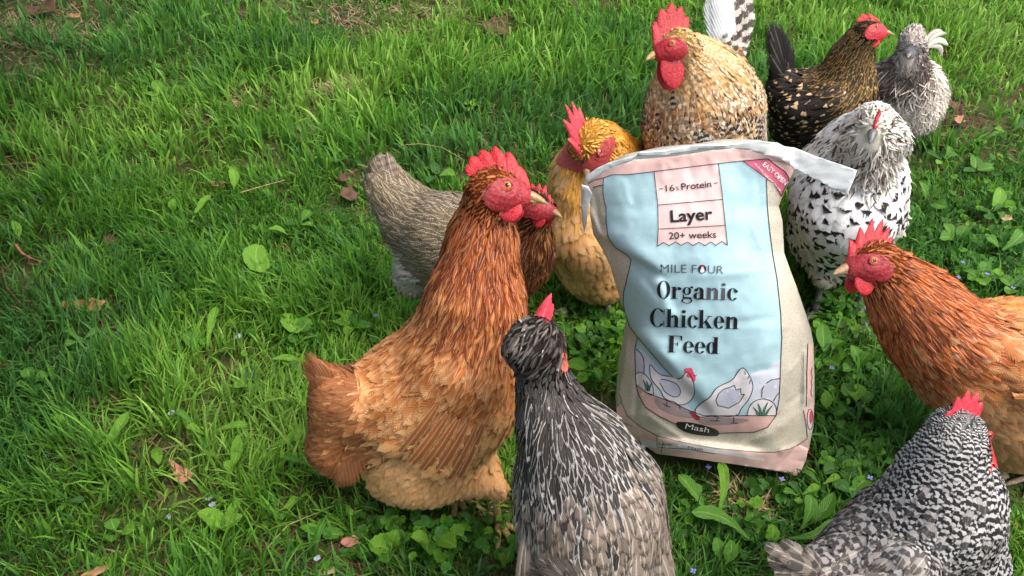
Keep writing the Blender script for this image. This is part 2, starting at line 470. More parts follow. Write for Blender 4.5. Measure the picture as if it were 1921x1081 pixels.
back[..., 1] = edgeY + thick + .0015
back[..., 2] = np.maximum(front[..., 2], -.02)
Vb = np.concatenate([front.reshape(-1, 3), back.reshape(-1, 3)])
f1 = grid_faces(nu, nv)[:, ::-1]; f2 = grid_faces(nu, nv, nu * nv)
def loopidx(o): return [o + i * nv for i in range(nu)] + [o + (nu - 1) * nv + j for j in range(1, nv)] + [o + i * nv + nv - 1 for i in range(nu - 2, -1, -1)] + [o + j for j in range(nv - 2, 0, -1)]
la, lb = loopidx(0), loopidx(nu * nv)
rim = [(la[i], la[(i + 1) % len(la)], lb[(i + 1) % len(la)], lb[i]) for i in range(len(la))]
link('sack', mesh_data('sack', Vb, [f1, f2, np.array(rim)], M_BEIGE), bag)

def art(name, polys, mat, layer, parent=None, ext=0.0, step=5.0, closed=None):
    """flat print: polygons in photo pixels, cut small and laid on the bag's surface"""
    bm = bmesh.new()
    for poly in polys:
        tris = mathutils_tess(poly)
        vs_ = [bm.verts.new((float(x), float(y), 0)) for x, y in poly]
        for a, b, c in tris:
            try: bm.faces.new((vs_[a], vs_[b], vs_[c]))
            except ValueError: pass
    allp = np.concatenate([np.asarray(p, float) for p in polys])
    for ax in (0, 1):
        for c in np.arange(math.floor(allp[:, ax].min() / step) * step + step, allp[:, ax].max(), step):
            no = [0, 0, 0]; no[ax] = 1; co = [0, 0, 0]; co[ax] = float(c)
            bmesh.ops.bisect_plane(bm, geom=bm.verts[:] + bm.edges[:] + bm.faces[:], plane_co=co, plane_no=no)
    me = bpy.data.meshes.new(name); bm.to_mesh(me); bm.free()
    return lay(name, me, mat, layer, parent, ext)

def mathutils_tess(poly):
    from mathutils.geometry import tessellate_polygon
    return tessellate_polygon([[Vector((float(x), float(y), 0)) for x, y in poly]])

def lay(name, me, mat, layer, parent=None, ext=0.0):
    n = len(me.vertices)
    co = np.empty(n * 3, np.float32); me.vertices.foreach_get('co', co); co = co.reshape(-1, 3).astype(float)
    W_ = BP(co[:, 0], co[:, 1], .0005 + .00012 * layer + (co[:, 2] if ext else 0))
    me.vertices.foreach_set('co', W_.astype(np.float32).ravel())
    me.materials.clear(); me.materials.append(mat)
    me.polygons.foreach_set('use_smooth', np.full(len(me.polygons), True))
    me.update()
    # face the camera
    nn = np.empty(len(me.polygons) * 3, np.float32); me.polygons.foreach_get('normal', nn)
    if nn.reshape(-1, 3)[:, 1].mean() > 0: me.flip_normals()
    return link(name, me, parent or bag, kind='stuff' if name in ('outline_print', 'grass_print', 'lettering') else None)

def ribbon(pts, w, closed=False, taper=False):
    """stroke in photo pixels -> quads"""
    p = np.asarray(pts, float)
    if closed: p = np.concatenate([p, p[:1]])
    n = max(2, int(np.linalg.norm(np.diff(p, axis=0), axis=1).sum() / 5))
    q = arc(p, np.unique(np.concatenate([np.linspace(0, 1, n), (lambda d: d / d[-1])(np.concatenate([[0], np.cumsum(np.linalg.norm(np.diff(p, axis=0), axis=1))]))])))
    d = unit(np.gradient(q, axis=0)); nrm = np.stack([-d[:, 1], d[:, 0]], -1)
    ww = np.full(len(q), w / 2.0)
    if taper: ww *= np.clip(np.sin(np.linspace(0.15, math.pi - .05, len(q))), .15, 1)
    a, b = q + nrm * ww[:, None], q - nrm * ww[:, None]
    return [[a[i], a[i + 1], b[i + 1], b[i]] for i in range(len(q) - 1)]

def strokes(name, lst, w, layer=4, mat=None, parent=None, closed=False):
    polys = []
    for l in lst: polys += ribbon(l, w, closed)
    return art(name, polys, mat or M_INK, layer, parent, step=1e4)

def smooth(pts, k=3, closed=False):
    p = np.asarray(pts, float)
    for _ in range(k):
        q = np.roll(p, -1, 0) if closed else p[1:]
        a = p if closed else p[:-1]
        n = np.empty((len(a) * 2, 2)); n[0::2] = .75 * a + .25 * q; n[1::2] = .25 * a + .75 * q
        p = n if closed else np.concatenate([p[:1], n, p[-1:]])
    return p
def ell(cx, cy, rx, ry, n=28, a0=0, a1=2 * math.pi):
    return [(cx + rx * math.cos(a), cy + ry * math.sin(a)) for a in np.linspace(a0, a1, n, endpoint=abs(a1 - a0) < 6.28)]

blue_top = [(1132, 334), (1148, 328), (1178, 328), (1227, 322), (1290, 314), (1348, 307), (1393, 302)]
blue_right = [(1393, 302), (1438, 335), (1440, 390), (1444, 431), (1450, 478), (1458, 523), (1465, 588), (1467, 636), (1465, 680), (1464, 711), (1462, 749), (1456, 780), (1440, 802), (1415, 811), (1349, 813)]
blue_low = [(1349, 813), (1310, 806), (1268, 796), (1238, 782), (1211, 764), (1199, 744), (1194, 727), (1192, 701), (1191, 654), (1196, 633)]
blue_left = [(1196, 633), (1181, 614), (1172, 585), (1169, 568), (1170, 548), (1179, 511), (1184, 488), (1177, 479), (1154, 465), (1141, 446), (1137, 418), (1137, 388), (1134, 382), (1131, 360)]
panel = blue_top + blue_right[1:] + blue_low[1:] + blue_left[1:]
art('printed_panel', [panel], M_BLUE, 0)
# pink top band, round to the torn strip
art('top_band', [[(1097, 347), (1130, 324), (1180, 305), (1235, 296), (1300, 290), (1360, 280), (1400, 277), (1440, 281), (1474, 295), (1490, 314), (1481, 334), (1453, 308), (1441, 298)] + blue_top[::-1] + [(1131, 347), (1112, 353), (1102, 365)]], M_PINK, 0)
art('ribbon_label', [[(1393, 302), (1441, 298), (1453, 308), (1474, 323), (1481, 336), (1466, 369), (1452, 344), (1438, 335)]], M_MAG, 1)
# pale clouds low on the panel
art('cloud_print', [smooth([(1466, 672), (1452, 678), (1440, 692), (1418, 697), (1402, 706), (1410, 745), (1395, 780), (1456, 779), (1463, 749), (1465, 711)], 2, True)], M_CLOUD, 1)
art('cloud_print', [smooth([(1193, 650), (1215, 665), (1250, 715), (1290, 760), (1300, 773), (1240, 752), (1195, 722), (1192, 690)], 2, True)], M_CLOUD, 1)
art('hill_print', [[(1464, 710), (1453, 711), (1438, 719), (1430, 731), (1429, 746), (1440, 750), (1451, 753), (1456, 760), (1462, 758)]], M_HILL, 2)
h2 = smooth([(1402, 780), (1404, 766), (1415, 752), (1435, 747), (1451, 755), (1457, 765), (1457, 779)], 2)
art('hill_print', [h2], M_HEN, 3)
art('hill_print', [smooth([(1193, 656), (1205, 667), (1210, 682), (1209, 705), (1193, 704)], 2, True)], M_HILL, 2)
h1 = smooth([(1192, 703), (1199, 697), (1211, 703), (1221, 715), (1226, 730), (1226, 744), (1211, 736), (1194, 722)], 2)
art('hill_print', [h1], M_HEN, 3)
gl = [(1194, 722), (1211, 736), (1252, 752), (1295, 771), (1320, 780), (1456, 780)]
art('ground_print', [gl + [(1440, 802), (1415, 811), (1349, 813), (1310, 806), (1268, 796), (1238, 782), (1211, 764), (1199, 744)]], M_GROUNDP, 4)
art('shadow_print', [smooth([(1225, 744), (1252, 754), (1295, 773), (1312, 782), (1290, 786), (1255, 778), (1232, 764)], 2, True), smooth([(1322, 783), (1414, 786), (1390, 795), (1350, 799), (1318, 797), (1306, 790)], 2, True)], M_SHADE, 5)
hen1 = smooth([(1218, 680), (1220, 707), (1226, 718), (1240, 733), (1245, 746), (1254, 752), (1264, 753), (1274, 761), (1291, 757), (1302, 744), (1303, 732), (1301, 716), (1297, 706), (1290, 697), (1284, 702), (1279, 711), (1268, 711), (1256, 706), (1240, 705), (1228, 694)], 2, True)
hen2 = smooth([(1395, 687), (1384, 698), (1375, 714), (1353, 723), (1342, 730), (1332, 747), (1320, 753), (1305, 766), (1304, 776), (1312, 784), (1337, 780), (1349, 783), (1386, 780), (1389, 768), (1406, 749), (1414, 727), (1409, 709)], 2, True)
art('hen_print', [hen1], M_HEN, 6); art('hen_print', [hen2], M_HEN, 6)
wing1 = smooth([(1240, 711), (1235, 715), (1241, 723), (1246, 735), (1262, 745), (1273, 745), (1278, 734), (1270, 720), (1255, 714)], 2, True)
wing2 = [(1368, 727), (1378, 723), (1381, 732), (1390, 729), (1390, 740), (1397, 740), (1387, 755), (1367, 766), (1347, 761), (1343, 751), (1349, 738), (1358, 730)]
art('wing_print', [wing1], M_HILL, 7); art('wing_print', [wing2], M_HILL, 7)
art('comb_print', [smooth([(1283, 697), (1286, 690), (1291, 692), (1294, 689), (1299, 692), (1301, 699), (1306, 708), (1304, 716), (1298, 717), (1297, 709), (1290, 709), (1287, 704), (1291, 700)], 2, True)], M_REDP, 8)
art('comb_print', [smooth([(1292, 772), (1300, 772), (1305, 778), (1312, 780), (1314, 787), (1308, 790), (1301, 785), (1297, 778)], 2, True)], M_REDD, 8)
K = 1.25
strokes('outline_print', [blue_top, blue_right, blue_low, blue_left + [(1132, 334)], [(1227, 322), (1234, 385), (1235, 430), (1233, 462)], [(1348, 307), (1356, 374), (1361, 423), (1365, 460)]], K, 9)
strokes('outline_print', [gl, h2, h1, [(1429, 746), (1430, 731), (1434, 724)], [(1438, 719), (1447, 713), (1464, 710)], [(1451, 753), (1458, 741), (1463, 736)], smooth([(1193, 655), (1204, 664), (1209, 680), (1208, 701)], 2), [(1196, 633), (1245, 690), (1262, 708)]], K, 9)
h1o = np.concatenate([hen1, hen1[:1]])
strokes('outline_print', [h1o[:int(len(h1o) * .79)], h1o[int(len(h1o) * .82):], wing1[4:], [(1251, 754), (1251, 762), (1244, 757)], [(1251, 762), (1258, 764)], [(1275, 761), (1276, 768)]], K, 9)
strokes('outline_print', [np.concatenate([hen2, hen2[:1]]), wing2 + wing2[:1], [(1337, 781), (1348, 783), (1343, 790), (1333, 789)], [(1343, 790), (1350, 790)], [(1377, 782), (1376, 794), (1371, 794)], [(1376, 794), (1384, 794)], [(1397, 697), (1399, 702), (1396, 703)], [(1404, 706), (1403, 711)], [(1408, 713), (1406, 720)], [(1301, 705), (1307, 705)]], K, 9)
tuft_p = []
for x0, y0, x1, y1, b in ((1423, 779, 1413, 764, 3), (1427, 779, 1422, 757, 4), (1431, 779, 1441, 754, -3), (1436, 779, 1450, 760, -3), (1214, 733, 1206, 712, 3), (1217, 734, 1213, 714, 2), (1216, 734, 1223, 718, -2)):
    mx, my = (x0 + x1) / 2 + b * .4, (y0 + y1) / 2
    tuft_p.append([(x0 - 2.4, y0), (mx - 1.6, my), (x1, y1), (mx + 1.6, my), (x0 + 2.4, y0)])
art('grass_print', tuft_p, M_TEAL, 7)
strokes('outline_print', tuft_p, .7, 9)
# pink hanging label with a zigzag foot
zig = [(1233, 462), (1245, 455), (1255.5, 461), (1267.5, 454), (1278, 460.5), (1290, 454), (1300, 461), (1311.5, 454.5), (1322.5, 461), (1334, 454), (1343, 460.5), (1354, 453), (1365, 460)]
art('hanging_label', [[(1227, 322), (1348, 307), (1356, 374), (1361, 423)] + zig[::-1] + [(1235, 430), (1234, 385)]], M_LAB, 1)
strokes('outline_print', [zig, [(1234, 385), (1356, 374)], [(1235, 430), (1361, 423)]], K, 9)
strokes('outline_print', [[(1393, 302), (1441, 298), (1453, 308), (1474, 323), (1481, 336), (1466, 369)], [(1393, 302), (1438, 335), (1452, 344), (1466, 369)], [(1131, 347), (1112, 352)], [(1132, 334), (1115, 338), (1103, 345)]], K, 9)
strokes('outline_print', [[(1446, 301), (1470, 305), (1486, 312), (1491, 321)], [(1507, 660), (1508, 758)]], .8, 9, M_INKG)
# foot of the bag
art('foot_band', [[(1157, 764), (1165, 754), (1176, 780), (1201, 801), (1232, 818), (1272, 828), (1340, 841), (1418, 848), (1453, 849), (1484, 842), (1504, 831), (1516, 822), (1518, 842), (1495, 886), (1440, 880), (1400, 874), (1340, 866), (1234, 851), (1176, 812), (1158, 790)]], M_PINK, 0)
art('foot_strip', [[(1200, 822), (1232, 828), (1290, 832), (1343, 842), (1435, 860), (1434, 866), (1343, 850), (1240, 842), (1205, 838)]], M_HEN, 1)
strokes('outline_print', [[(1165, 754), (1176, 780), (1201, 801), (1232, 818), (1272, 828), (1340, 841), (1418, 848), (1453, 849), (1484, 842), (1504, 831), (1516, 822)], [(1232, 818), (1233, 838)], [(1244, 830), (1240, 850)], [(1234, 840), (1290, 843), (1343, 852)], [(1158, 764), (1166, 752), (1162, 740)], [(1160, 790), (1186, 800)], [(1484, 868), (1494, 880)]], .9, 9)
art('side_print', [[(1515, 645), (1525, 645), (1526, 750), (1516, 762), (1508, 770), (1513, 800), (1516, 815), (1525, 790), (1526, 752), (1514, 745), (1513, 700)]], M_PINK, 1)
art('side_print', [ell(1520, 787, 5.5, 19)], M_HEN, 2); art('side_print', [ell(1521, 783, 3, 12)], M_REDP, 3)
strokes('outline_print', [[(1516, 645), (1514, 700), (1514, 728), (1513, 763)], [(1508, 770), (1513, 800), (1515, 820)], ell(1520, 787, 5.5, 19) + [(1525.5, 787)], smooth([(1524, 690), (1521, 700), (1525, 708), (1521, 716), (1524, 724), (1521, 735), (1524, 746)], 2)], 1.0, 9)
# mash pill
pill = smooth([(1268, 794), (1272, 791), (1300, 793), (1338, 803), (1347, 808), (1350, 815), (1345, 819), (1318, 818), (1290, 813), (1274, 805), (1269, 799)], 2, True)
art('black_pill', [pill], M_INK, 8)

def text(name, body, p0, p1, cap, mat, layer=9, weight=0.0, slant=0.0, capref='H', track=1.0):
    """built-in sans lettering between two baseline points; cap = cap height in photo pixels"""
    cu = bpy.data.curves.new(name, 'FONT'); cu.body = body; cu.size = 1.0; cu.offset = weight; cu.space_character = track; cu.resolution_u = 4
    o = bpy.data.objects.new('tmp', cu); COL.objects.link(o)
    dg = bpy.context.evaluated_depsgraph_get()
    me = bpy.data.meshes.new_from_object(o.evaluated_get(dg))
    bpy.data.objects.remove(o)
    n = len(me.vertices); co = np.empty(n * 3, np.float32); me.vertices.foreach_get('co', co); co = co.reshape(-1, 3)
    x0, x1 = co[:, 0].min(), co[:, 0].max()
    ax = unit(np.array(p1, float) - np.array(p0, float)); L = np.hypot(*(np.array(p1) - np.array(p0)))
    up_ = np.array([ax[1], -ax[0]])
    q = np.array(p0)[None] + (co[:, :1] - x0) / (x1 - x0) * L * ax[None] + co[:, 1:2] / .73 * cap * (up_ + ax * slant)[None]
    co[:, :2] = q; co[:, 2] = 0
    me.vertices.foreach_set('co', co.ravel())
    return lay(name, me, mat, layer)

text('lettering', '16', (1249.5, 359.5), (1266, 358), 12.5, M_INK)
text('lettering', '%', (1268, 357.5), (1274.5, 357), 8, M_INK)
text('lettering', 'Protein', (1279, 356.8), (1335, 351), 13.2, M_INK, weight=.006)
strokes('lettering', [[(1237, 354.5), (1244.5, 354)], [(1339, 344), (1347, 343)]], 1.3, 9)
text('lettering', 'Layer', (1258.5, 417), (1337.5, 411.5), 23, M_INK, weight=.022)
text('lettering', '20+ weeks', (1255, 449), (1344, 446), 13.5, M_INK, weight=.004)
text('lettering', 'MILE F', (1239, 511.5), (1307, 512.5), 16.5, M_INKG, weight=-.008)
text('lettering', 'UR', (1328, 513), (1357, 514), 16, M_INKG, weight=-.008)
art('emblem', [ell(1317.5, 505, 7.6, 8)], M_INK, 9)
art('emblem', [smooth([(1313, 511), (1315, 504), (1318, 500), (1321, 505), (1322, 510), (1318, 512)], 2, True)], M_HEN, 11)
art('emblem', [ell(1318, 501, 3, 2.6)], M_REDP, 10)
text('lettering', 'EASY OPEN', (1430, 310), (1472.5, 348), 9.5, M_WHITEP, weight=.014)
text('lettering', 'no knife, just pull the tab', (1415, 308), (1463.5, 359), 4.4, M_WHITEP)
text('lettering', 'Mash', (1285, 804), (1329, 812), 10.5, M_WHITEP, 17, weight=-.006, slant=.1)
text('lettering', 'Layer', (1236, 835), (1262, 837), 5.5, M_INKG)
text('lettering', 'Mash', (1290, 842), (1318, 846), 5.5, M_INKG)

# heavy display serif drawn glyph by glyph (unit = cap height)
def ring(cx, cy, rx, ry, tx, ty, a0=0, a1=360, n=30, cx2=None):
    out = []
    A_ = np.radians(np.linspace(a0, a1, n + 1)); c2 = cx if cx2 is None else cx2
    for a, b in zip(A_[:-1], A_[1:]):
        o = lambda t: (cx + rx * math.cos(t), cy + ry * math.sin(t)); i = lambda t: (c2 + (rx - tx) * math.cos(t), cy + (ry - ty) * math.sin(t))
        out.append([o(a), o(b), i(b), i(a)])
    return out
def box(x0, x1, y0, y1): return [[(x0, y0), (x1, y0), (x1, y1), (x0, y1)]]
def dot(cx, cy, r_, ry=None): return [ell(cx, cy, r_, ry or r_, 18)]
def tserif(x, y, w, up=True): return box(x - w, x, y - .035, y)     # flag at the top left of a stem
def stem(x0, x1, y1, foot=.07, flag=.07): return box(x0, x1, 0, y1) + box(x0 - foot, x1 + foot, 0, .035) + (tserif(x0 + .01, y1, flag) if flag else [])
def archn(x0, x1, y): return ring((x0 + x1) / 2, y, (x1 - x0) / 2, .20, .14, .05, 0, 165, 16, (x0 + x1) / 2 - .02)
GL = {
    'O': (ring(.29, .5, .285, .52, .135, .03), .60),
    'r': (stem(.07, .22, .68) + dot(.37, .58, .085) + ring(.33, .44, .12, .235, .03, .04, 60, 170, 12), .46),
    'g': (ring(.23, .46, .19, .225, .115, .03) + ring(.24, -.09, .235, .155, .07, .03) + [[(.08, .12), (.40, .12), (.46, .02), (.12, .02)]] + box(.06, .11, .05, .26) + dot(.44, .68, .065) + ring(.40, .56, .10, .12, .03, .03, 60, 200, 10), .50),
    'a': (box(.30, .45, .03, .50) + ring(.27, .49, .18, .20, .15, .035, 0, 165, 16, .24) + dot(.125, .53, .082) + ring(.20, .19, .185, .205, .14, .03, 60, 330) + [[(.30, .0), (.52, .0), (.52, .04), (.30, .12)]], .54),
    'n': (stem(.07, .22, .68) + box(.38, .53, 0, .48) + box(.31, .60, 0, .035) + archn(.20, .53, .48), .62),
    'i': (stem(.07, .22, .68) + dot(.145, .88, .09), .30),
    'c': (ring(.24, .34, .225, .36, .14, .03, 42, 325) + dot(.385, .52, .082), .46),
    'C': (ring(.34, .5, .33, .52, .155, .03, 38, 322) + [[(.58, .66), (.61, .66), (.63, .98), (.60, .98)]] + [[(.58, .34), (.61, .34), (.63, .02), (.60, .02)]], .68),
    'h': (stem(.07, .22, 1.0) + box(.38, .53, 0, .48) + box(.31, .60, 0, .035) + archn(.20, .53, .48), .62),
    'k': (stem(.07, .22, 1.0) + [[(.21, .26), (.24, .24), (.50, .65), (.46, .65)]] + box(.37, .60, .645, .68) + [[(.26, .36), (.37, .46), (.60, .02), (.42, .02)]] + box(.36, .66, 0, .035), .66),
    'e': (ring(.24, .34, .225, .36, .14, .03, 0, 325) + box(.12, .46, .34, .375), .485),
    'F': (box(.07, .25, 0, 1) + box(0, .34, 0, .035) + box(0, .60, .965, 1) + [[(.56, .72), (.60, .72), (.60, .99), (.50, .99)]] + box(.2, .44, .50, .53) + [[(.40, .40), (.44, .40), (.44, .63), (.40, .63)]], .64),
    'd': (ring(.22, .34, .205, .36, .135, .03) + box(.33, .48, 0, 1.0) + tserif(.34, 1.0, .08) + box(.40, .55, 0, .035), .57),
}
def display(body, p0, p1, cap, mats=None):
    adv = [GL[ch][1] for ch in body]; tot = sum(adv) - .02; x = 0
    p0, p1 = np.array(p0, float), np.array(p1, float)
    L = np.hypot(*(p1 - p0)); ax = (p1 - p0) / L; up_ = np.array([ax[1], -ax[0]])
    for i, ch in enumerate(body):
        polys = [[tuple(p0 + ax * (x + gx_) / tot * L + up_ * gy_ * cap) for gx_, gy_ in poly] for poly in GL[ch][0]]
        art('lettering', polys, (mats or {}).get(i, M_INK), 9, step=12)
        x += adv[i]
display('Organic', (1232, 560), (1383, 564), 33, {4: M_INKG, 5: M_INKG})
display('Chicken', (1218.5, 613), (1386, 618), 34)
display('Feed', (1252, 661), (1349, 664.5), 31.5)

# torn white opening strip
def slab(name, poly, Yf, thick, mat, parent=bag, step=9.0, wr=.0012):
    bm = bmesh.new()
    vs_ = [bm.verts.new((float(x), float(y), 0)) for x, y in poly]
    for a, b, c in mathutils_tess(poly): bm.faces.new((vs_[a], vs_[b], vs_[c]))
    pa = np.array(poly, float)
    for ax in (0, 1):
        for c in np.arange(pa[:, ax].min() + step, pa[:, ax].max(), step):
            no = [0, 0, 0]; no[ax] = 1; co = [0, 0, 0]; co[ax] = float(c)
            bmesh.ops.bisect_plane(bm, geom=bm.verts[:] + bm.edges[:] + bm.faces[:], plane_co=co, plane_no=no)
    for v in bm.verts:
        x, y, _ = v.co
        Y = Yf(x, y) + wr * 2 * (fbm(np.array([x / 16.]), np.array([y / 9.]), 31)[0] - .5)
        v.co = Vector(P(x, y, Y) - bag_o)
    bmesh.ops.recalc_face_normals(bm, faces=bm.faces)
    me = bpy.data.meshes.new(name); bm.to_mesh(me); bm.free()
    me.materials.append(mat); me.polygons.foreach_set('use_smooth', np.full(len(me.polygons), True))
    o = link(name, me, parent)
    md = o.modifiers.new('thickness', 'SOLIDIFY'); md.thickness = thick; md.offset = 0
    return o
def stripY(x, y):
    b = float(bagY(min(max(x, 1100), 1485), 300 + abs(x - 1380) * .06)) - .006
    w_ = min(max((x - 1440) / 60., 0), 1)
    return b - .00036 * max(x - 1490, 0) + .0003 * w_ * ((292 + (x - 1490) * .36) - y)
slab('tear_strip', [(1096, 344), (1099, 331), (1120, 316), (1144, 305), (1170, 298), (1193, 293), (1196, 288), (1242, 285), (1293, 275), (1342, 273), (1391, 269), (1405, 264), (1419, 263), (1440, 267), (1459, 268), (1472, 275), (1489, 277), (1508, 284), (1527, 292), (1565, 305), (1608, 320), (1600, 342), (1590, 364), (1570, 356), (1553, 349), (1516, 329), (1493, 319), (1480, 308), (1466, 299), (1433, 290), (1404, 281), (1372, 277), (1331, 282), (1290, 289), (1242, 295), (1191, 299), (1150, 314), (1120, 330)], stripY, .0016, M_TAPE)
slab('strip_fold', [(1196, 286), (1242, 283), (1293, 273.5), (1342, 271), (1366, 272), (1340, 277), (1300, 281), (1250, 290), (1215, 290), (1197, 292)], lambda x, y: stripY(x, y) - .003, .003, M_TAPE, wr=.0004)
slab('tear_strip', [(1091, 347), (1104, 351), (1110, 363), (1105, 384), (1101, 412), (1096, 439), (1092, 415), (1090, 380)], lambda x, y: .893 + .0004 * (y - 350), .0014, M_TAPE)
strokes('strip_crease', [[(1433, 290), (1466, 298), (1476, 302)]], 1.3, 20)
slab('corner_tip', [(1436, 880), (1458, 858), (1500, 836), (1516, 842), (1511, 862), (1503, 880), (1494, 895), (1484, 889), (1464, 884)], lambda x, y: .858 - .0002 * (y - 850), .004, M_PINK, wr=.002)
strokes('strip_crease', [[(1200, 291), (1300, 284), (1372, 279)], ], .8, 44, M_INKG)

# ------------------------------------------------------------------ chickens
def feather_material(name, rough=0.62, spec=0.25, barb=0.12, sheen=0.0):
    m = N(name)
    ca, cb, uv, pp = m.attr('ca'), m.attr('cb'), m.attr('uvr'), m.attr('pp')
    s1 = m.n('ShaderNodeSeparateXYZ'); m.put(s1.inputs[0], uv.outputs['Vector'])
    s2 = m.n('ShaderNodeSeparateXYZ'); m.put(s2.inputs[0], pp.outputs['Vector'])
    t, v, r = s1.outputs
    bar, lace, tip = s2.outputs
    nb, shaft = cb.outputs['Alpha'], ca.outputs['Alpha']
    av = m.math('ABSOLUTE', v)
    co = m.obj()
    nz = m.noise(co, 170, 3)
    nzl = m.noise(co, 26, 2)
    ph = m.math('ADD', m.math('MULTIPLY', t, nb), m.math('ADD', r, m.math('MULTIPLY', nz, 0.5)))
    ph = m.math('SUBTRACT', ph, m.math('MULTIPLY', m.math('MULTIPLY', av, av), 0.28))
    sb = m.step(m.math('SINE', m.math('MULTIPLY', ph, 6.2832)), -0.42, 0.06)
    e = m.math('MAXIMUM', av, m.math('POWER', t, 3.0))
    le = m.step(m.math('ADD', e, m.math('MULTIPLY', nz, 0.3)), 0.72, 0.92)
    tc = m.math('MINIMUM', tip, 1.0)
    hi = m.math('SUBTRACT', 0.96, m.math('MULTIPLY', m.math('MAXIMUM', m.math('SUBTRACT', tip, 1.0), 0.0), 0.22))
    lo = m.math('SUBTRACT', m.math('SUBTRACT', hi, 0.07), m.math('MULTIPLY', m.math('SUBTRACT', 1.0, tc), 0.75))
    tp = m.step(m.math('ADD', m.math('SUBTRACT', t, m.math('MULTIPLY', m.math('MULTIPLY', v, v), 0.10)), m.math('MULTIPLY', m.math('SUBTRACT', nz, .2), 0.22)), lo, hi)
    f = m.math('MAXIMUM', m.math('MULTIPLY', sb, bar), m.math('MAXIMUM', m.math('MULTIPLY', le, lace), m.math('MULTIPLY', tp, tc)))
    col = m.mix(f, ca.outputs[0], cb.outputs[0])
    sh = m.math('MULTIPLY', m.step(av, 0.16, 0.05), shaft)
    col = m.mix(sh, col, m.mix(1.0, m.mix(0.25, col, (0.8, 0.75, 0.65)), (1.3, 1.3, 1.3), 'MULTIPLY'))
    # barbs
    wv = m.math('SINE', m.math('MULTIPLY', m.math('SUBTRACT', m.math('MULTIPLY', t, 26.0), m.math('MULTIPLY', av, 13.0)), 2.4))
    wv = m.math('ADD', wv, m.math('MULTIPLY', m.noise(co, 900, 2), 1.5))
    k = m.math('MULTIPLY_ADD', wv, barb, 1.0 - barb * 0.6)
    k = m.math('MULTIPLY', k, m.math('MULTIPLY_ADD', nzl, 0.7, 0.66))
    x = m.n('ShaderNodeCombineColor')
    for i in range(3): m.put(x.inputs[i], k)
    col = m.mix(1.0, col, x.outputs[0], 'MULTIPLY')
    # frayed rim: the barbs come apart towards the edge and the tip
    rim = m.math('MAXIMUM', m.math('SUBTRACT', m.math('MULTIPLY', av, 1.0), 0.45), m.math('SUBTRACT', m.math('MULTIPLY', t, 1.25), 0.82))
    al = m.step(m.math('ADD', m.math('MULTIPLY', wv, .13), m.math('MULTIPLY', nz, .35)), m.math('SUBTRACT', rim, .28), m.math('SUBTRACT', rim, .02))
    geo = m.n('ShaderNodeNewGeometry').outputs['Normal']
    bnv = m.attr('bn').outputs['Vector']
    nn = m.vmath('NORMALIZE', m.vmath('ADD', m.vmath('MULTIPLY', geo, (.45, .45, .45)), m.vmath('MULTIPLY', bnv, (.9, .9, .9))))
    bp = m.n('ShaderNodeBump'); m.put(bp.inputs['Height'], wv); bp.inputs['Strength'].default_value = .25; bp.inputs['Distance'].default_value = .0006
    m.put(bp.inputs['Normal'], nn)
    mat = m.out(col, rough, spec, bp.outputs[0], trans=(0.10, None), sheen=sheen)
    b = [x for x in m.t.nodes if x.bl_idname == 'ShaderNodeBsdfPrincipled'][0]
    o = [x for x in m.t.nodes if x.bl_idname == 'ShaderNodeOutputMaterial'][0]
    src = o.inputs[0].links[0].from_socket
    tr = m.n('ShaderNodeBsdfTransparent'); mx = m.n('ShaderNodeMixShader')
    m.put(mx.inputs[0], al); m.t.links.new(tr.outputs[0], mx.inputs[1]); m.t.links.new(src, mx.inputs[2]); m.t.links.new(mx.outputs[0], o.inputs[0])
    return mat

M_FEATH = feather_material('feathers')

def skin_material(name, k=1.0):
    m = N(name)
    a = m.attr('ca')
    co = m.obj()
    nz = m.noise(co, 350, 3, 0.6)
    w = m.n('ShaderNodeTexVoronoi'); m.put(w.inputs['Vector'], co); w.inputs['Scale'].default_value = 620
    c = m.mix(m.step(nz, 0.25, 0.75), m.mix(1.0, a.outputs[0], (0.60, 0.50, 0.50), 'MULTIPLY'), m.mix(0.10, a.outputs[0], (0.9, 0.5, 0.5)))
    c = m.mix(m.math('MULTIPLY', m.step(m.noise(co, 90, 3), .5, .7), .5), c, m.mix(1.0, c, (1.35, 1.25, 1.25), 'MULTIPLY'))
    c = m.mix(1.0, c, (0.82, 0.60, 0.66), 'MULTIPLY')
    h = m.math('ADD', m.math('MULTIPLY', w.outputs[0], 0.8), nz)
    return m.out(c, 0.48, 0.4, m.bump(h, 0.55 * k, 0.0009), sss=0.10)
M_SKIN = skin_material('bare red skin')
def down_material():
    m = N('down under the feathers')
    a = m.attr('ca'); nz = m.noise(m.obj(), 420, 4, .7)
    return m.out(m.mix(nz, m.mix(1.0, a.outputs[0], (.7, .7, .7), 'MULTIPLY'), m.mix(1.0, a.outputs[0], (1.2, 1.2, 1.2), 'MULTIPLY')), .9, .1, m.bump(nz, .9, .002))
M_DOWN = down_material()
def horn_material():
    m = N('beak and claw horn')
    a = m.attr('ca')
    nz = m.noise(m.obj(), 220, 3)
    c = m.mix(m.step(nz, 0.3, 0.7), m.mix(1.0, a.outputs[0], (0.5, 0.46, 0.42), 'MULTIPLY'), m.mix(1.0, a.outputs[0], (0.85, 0.82, 0.8), 'MULTIPLY'))
    return m.out(c, 0.35, 0.5, m.bump(nz, 0.2, 0.0005))
M_HORN = horn_material()
def scale_material():
    m = N('shank scales')
    a = m.attr('ca')
    w = m.n('ShaderNodeTexVoronoi'); m.put(w.inputs['Vector'], m.obj()); w.inputs['Scale'].default_value = 260
    c = m.mix(m.step(w.outputs[0], 0.1, 0.6), a.outputs[0], m.mix(1.0, a.outputs[0], (0.55, 0.5, 0.45), 'MULTIPLY'))
    return m.out(c, 0.5, 0.4, m.bump(w.outputs[0], 0.6, 0.001))
M_SHANK = scale_material()
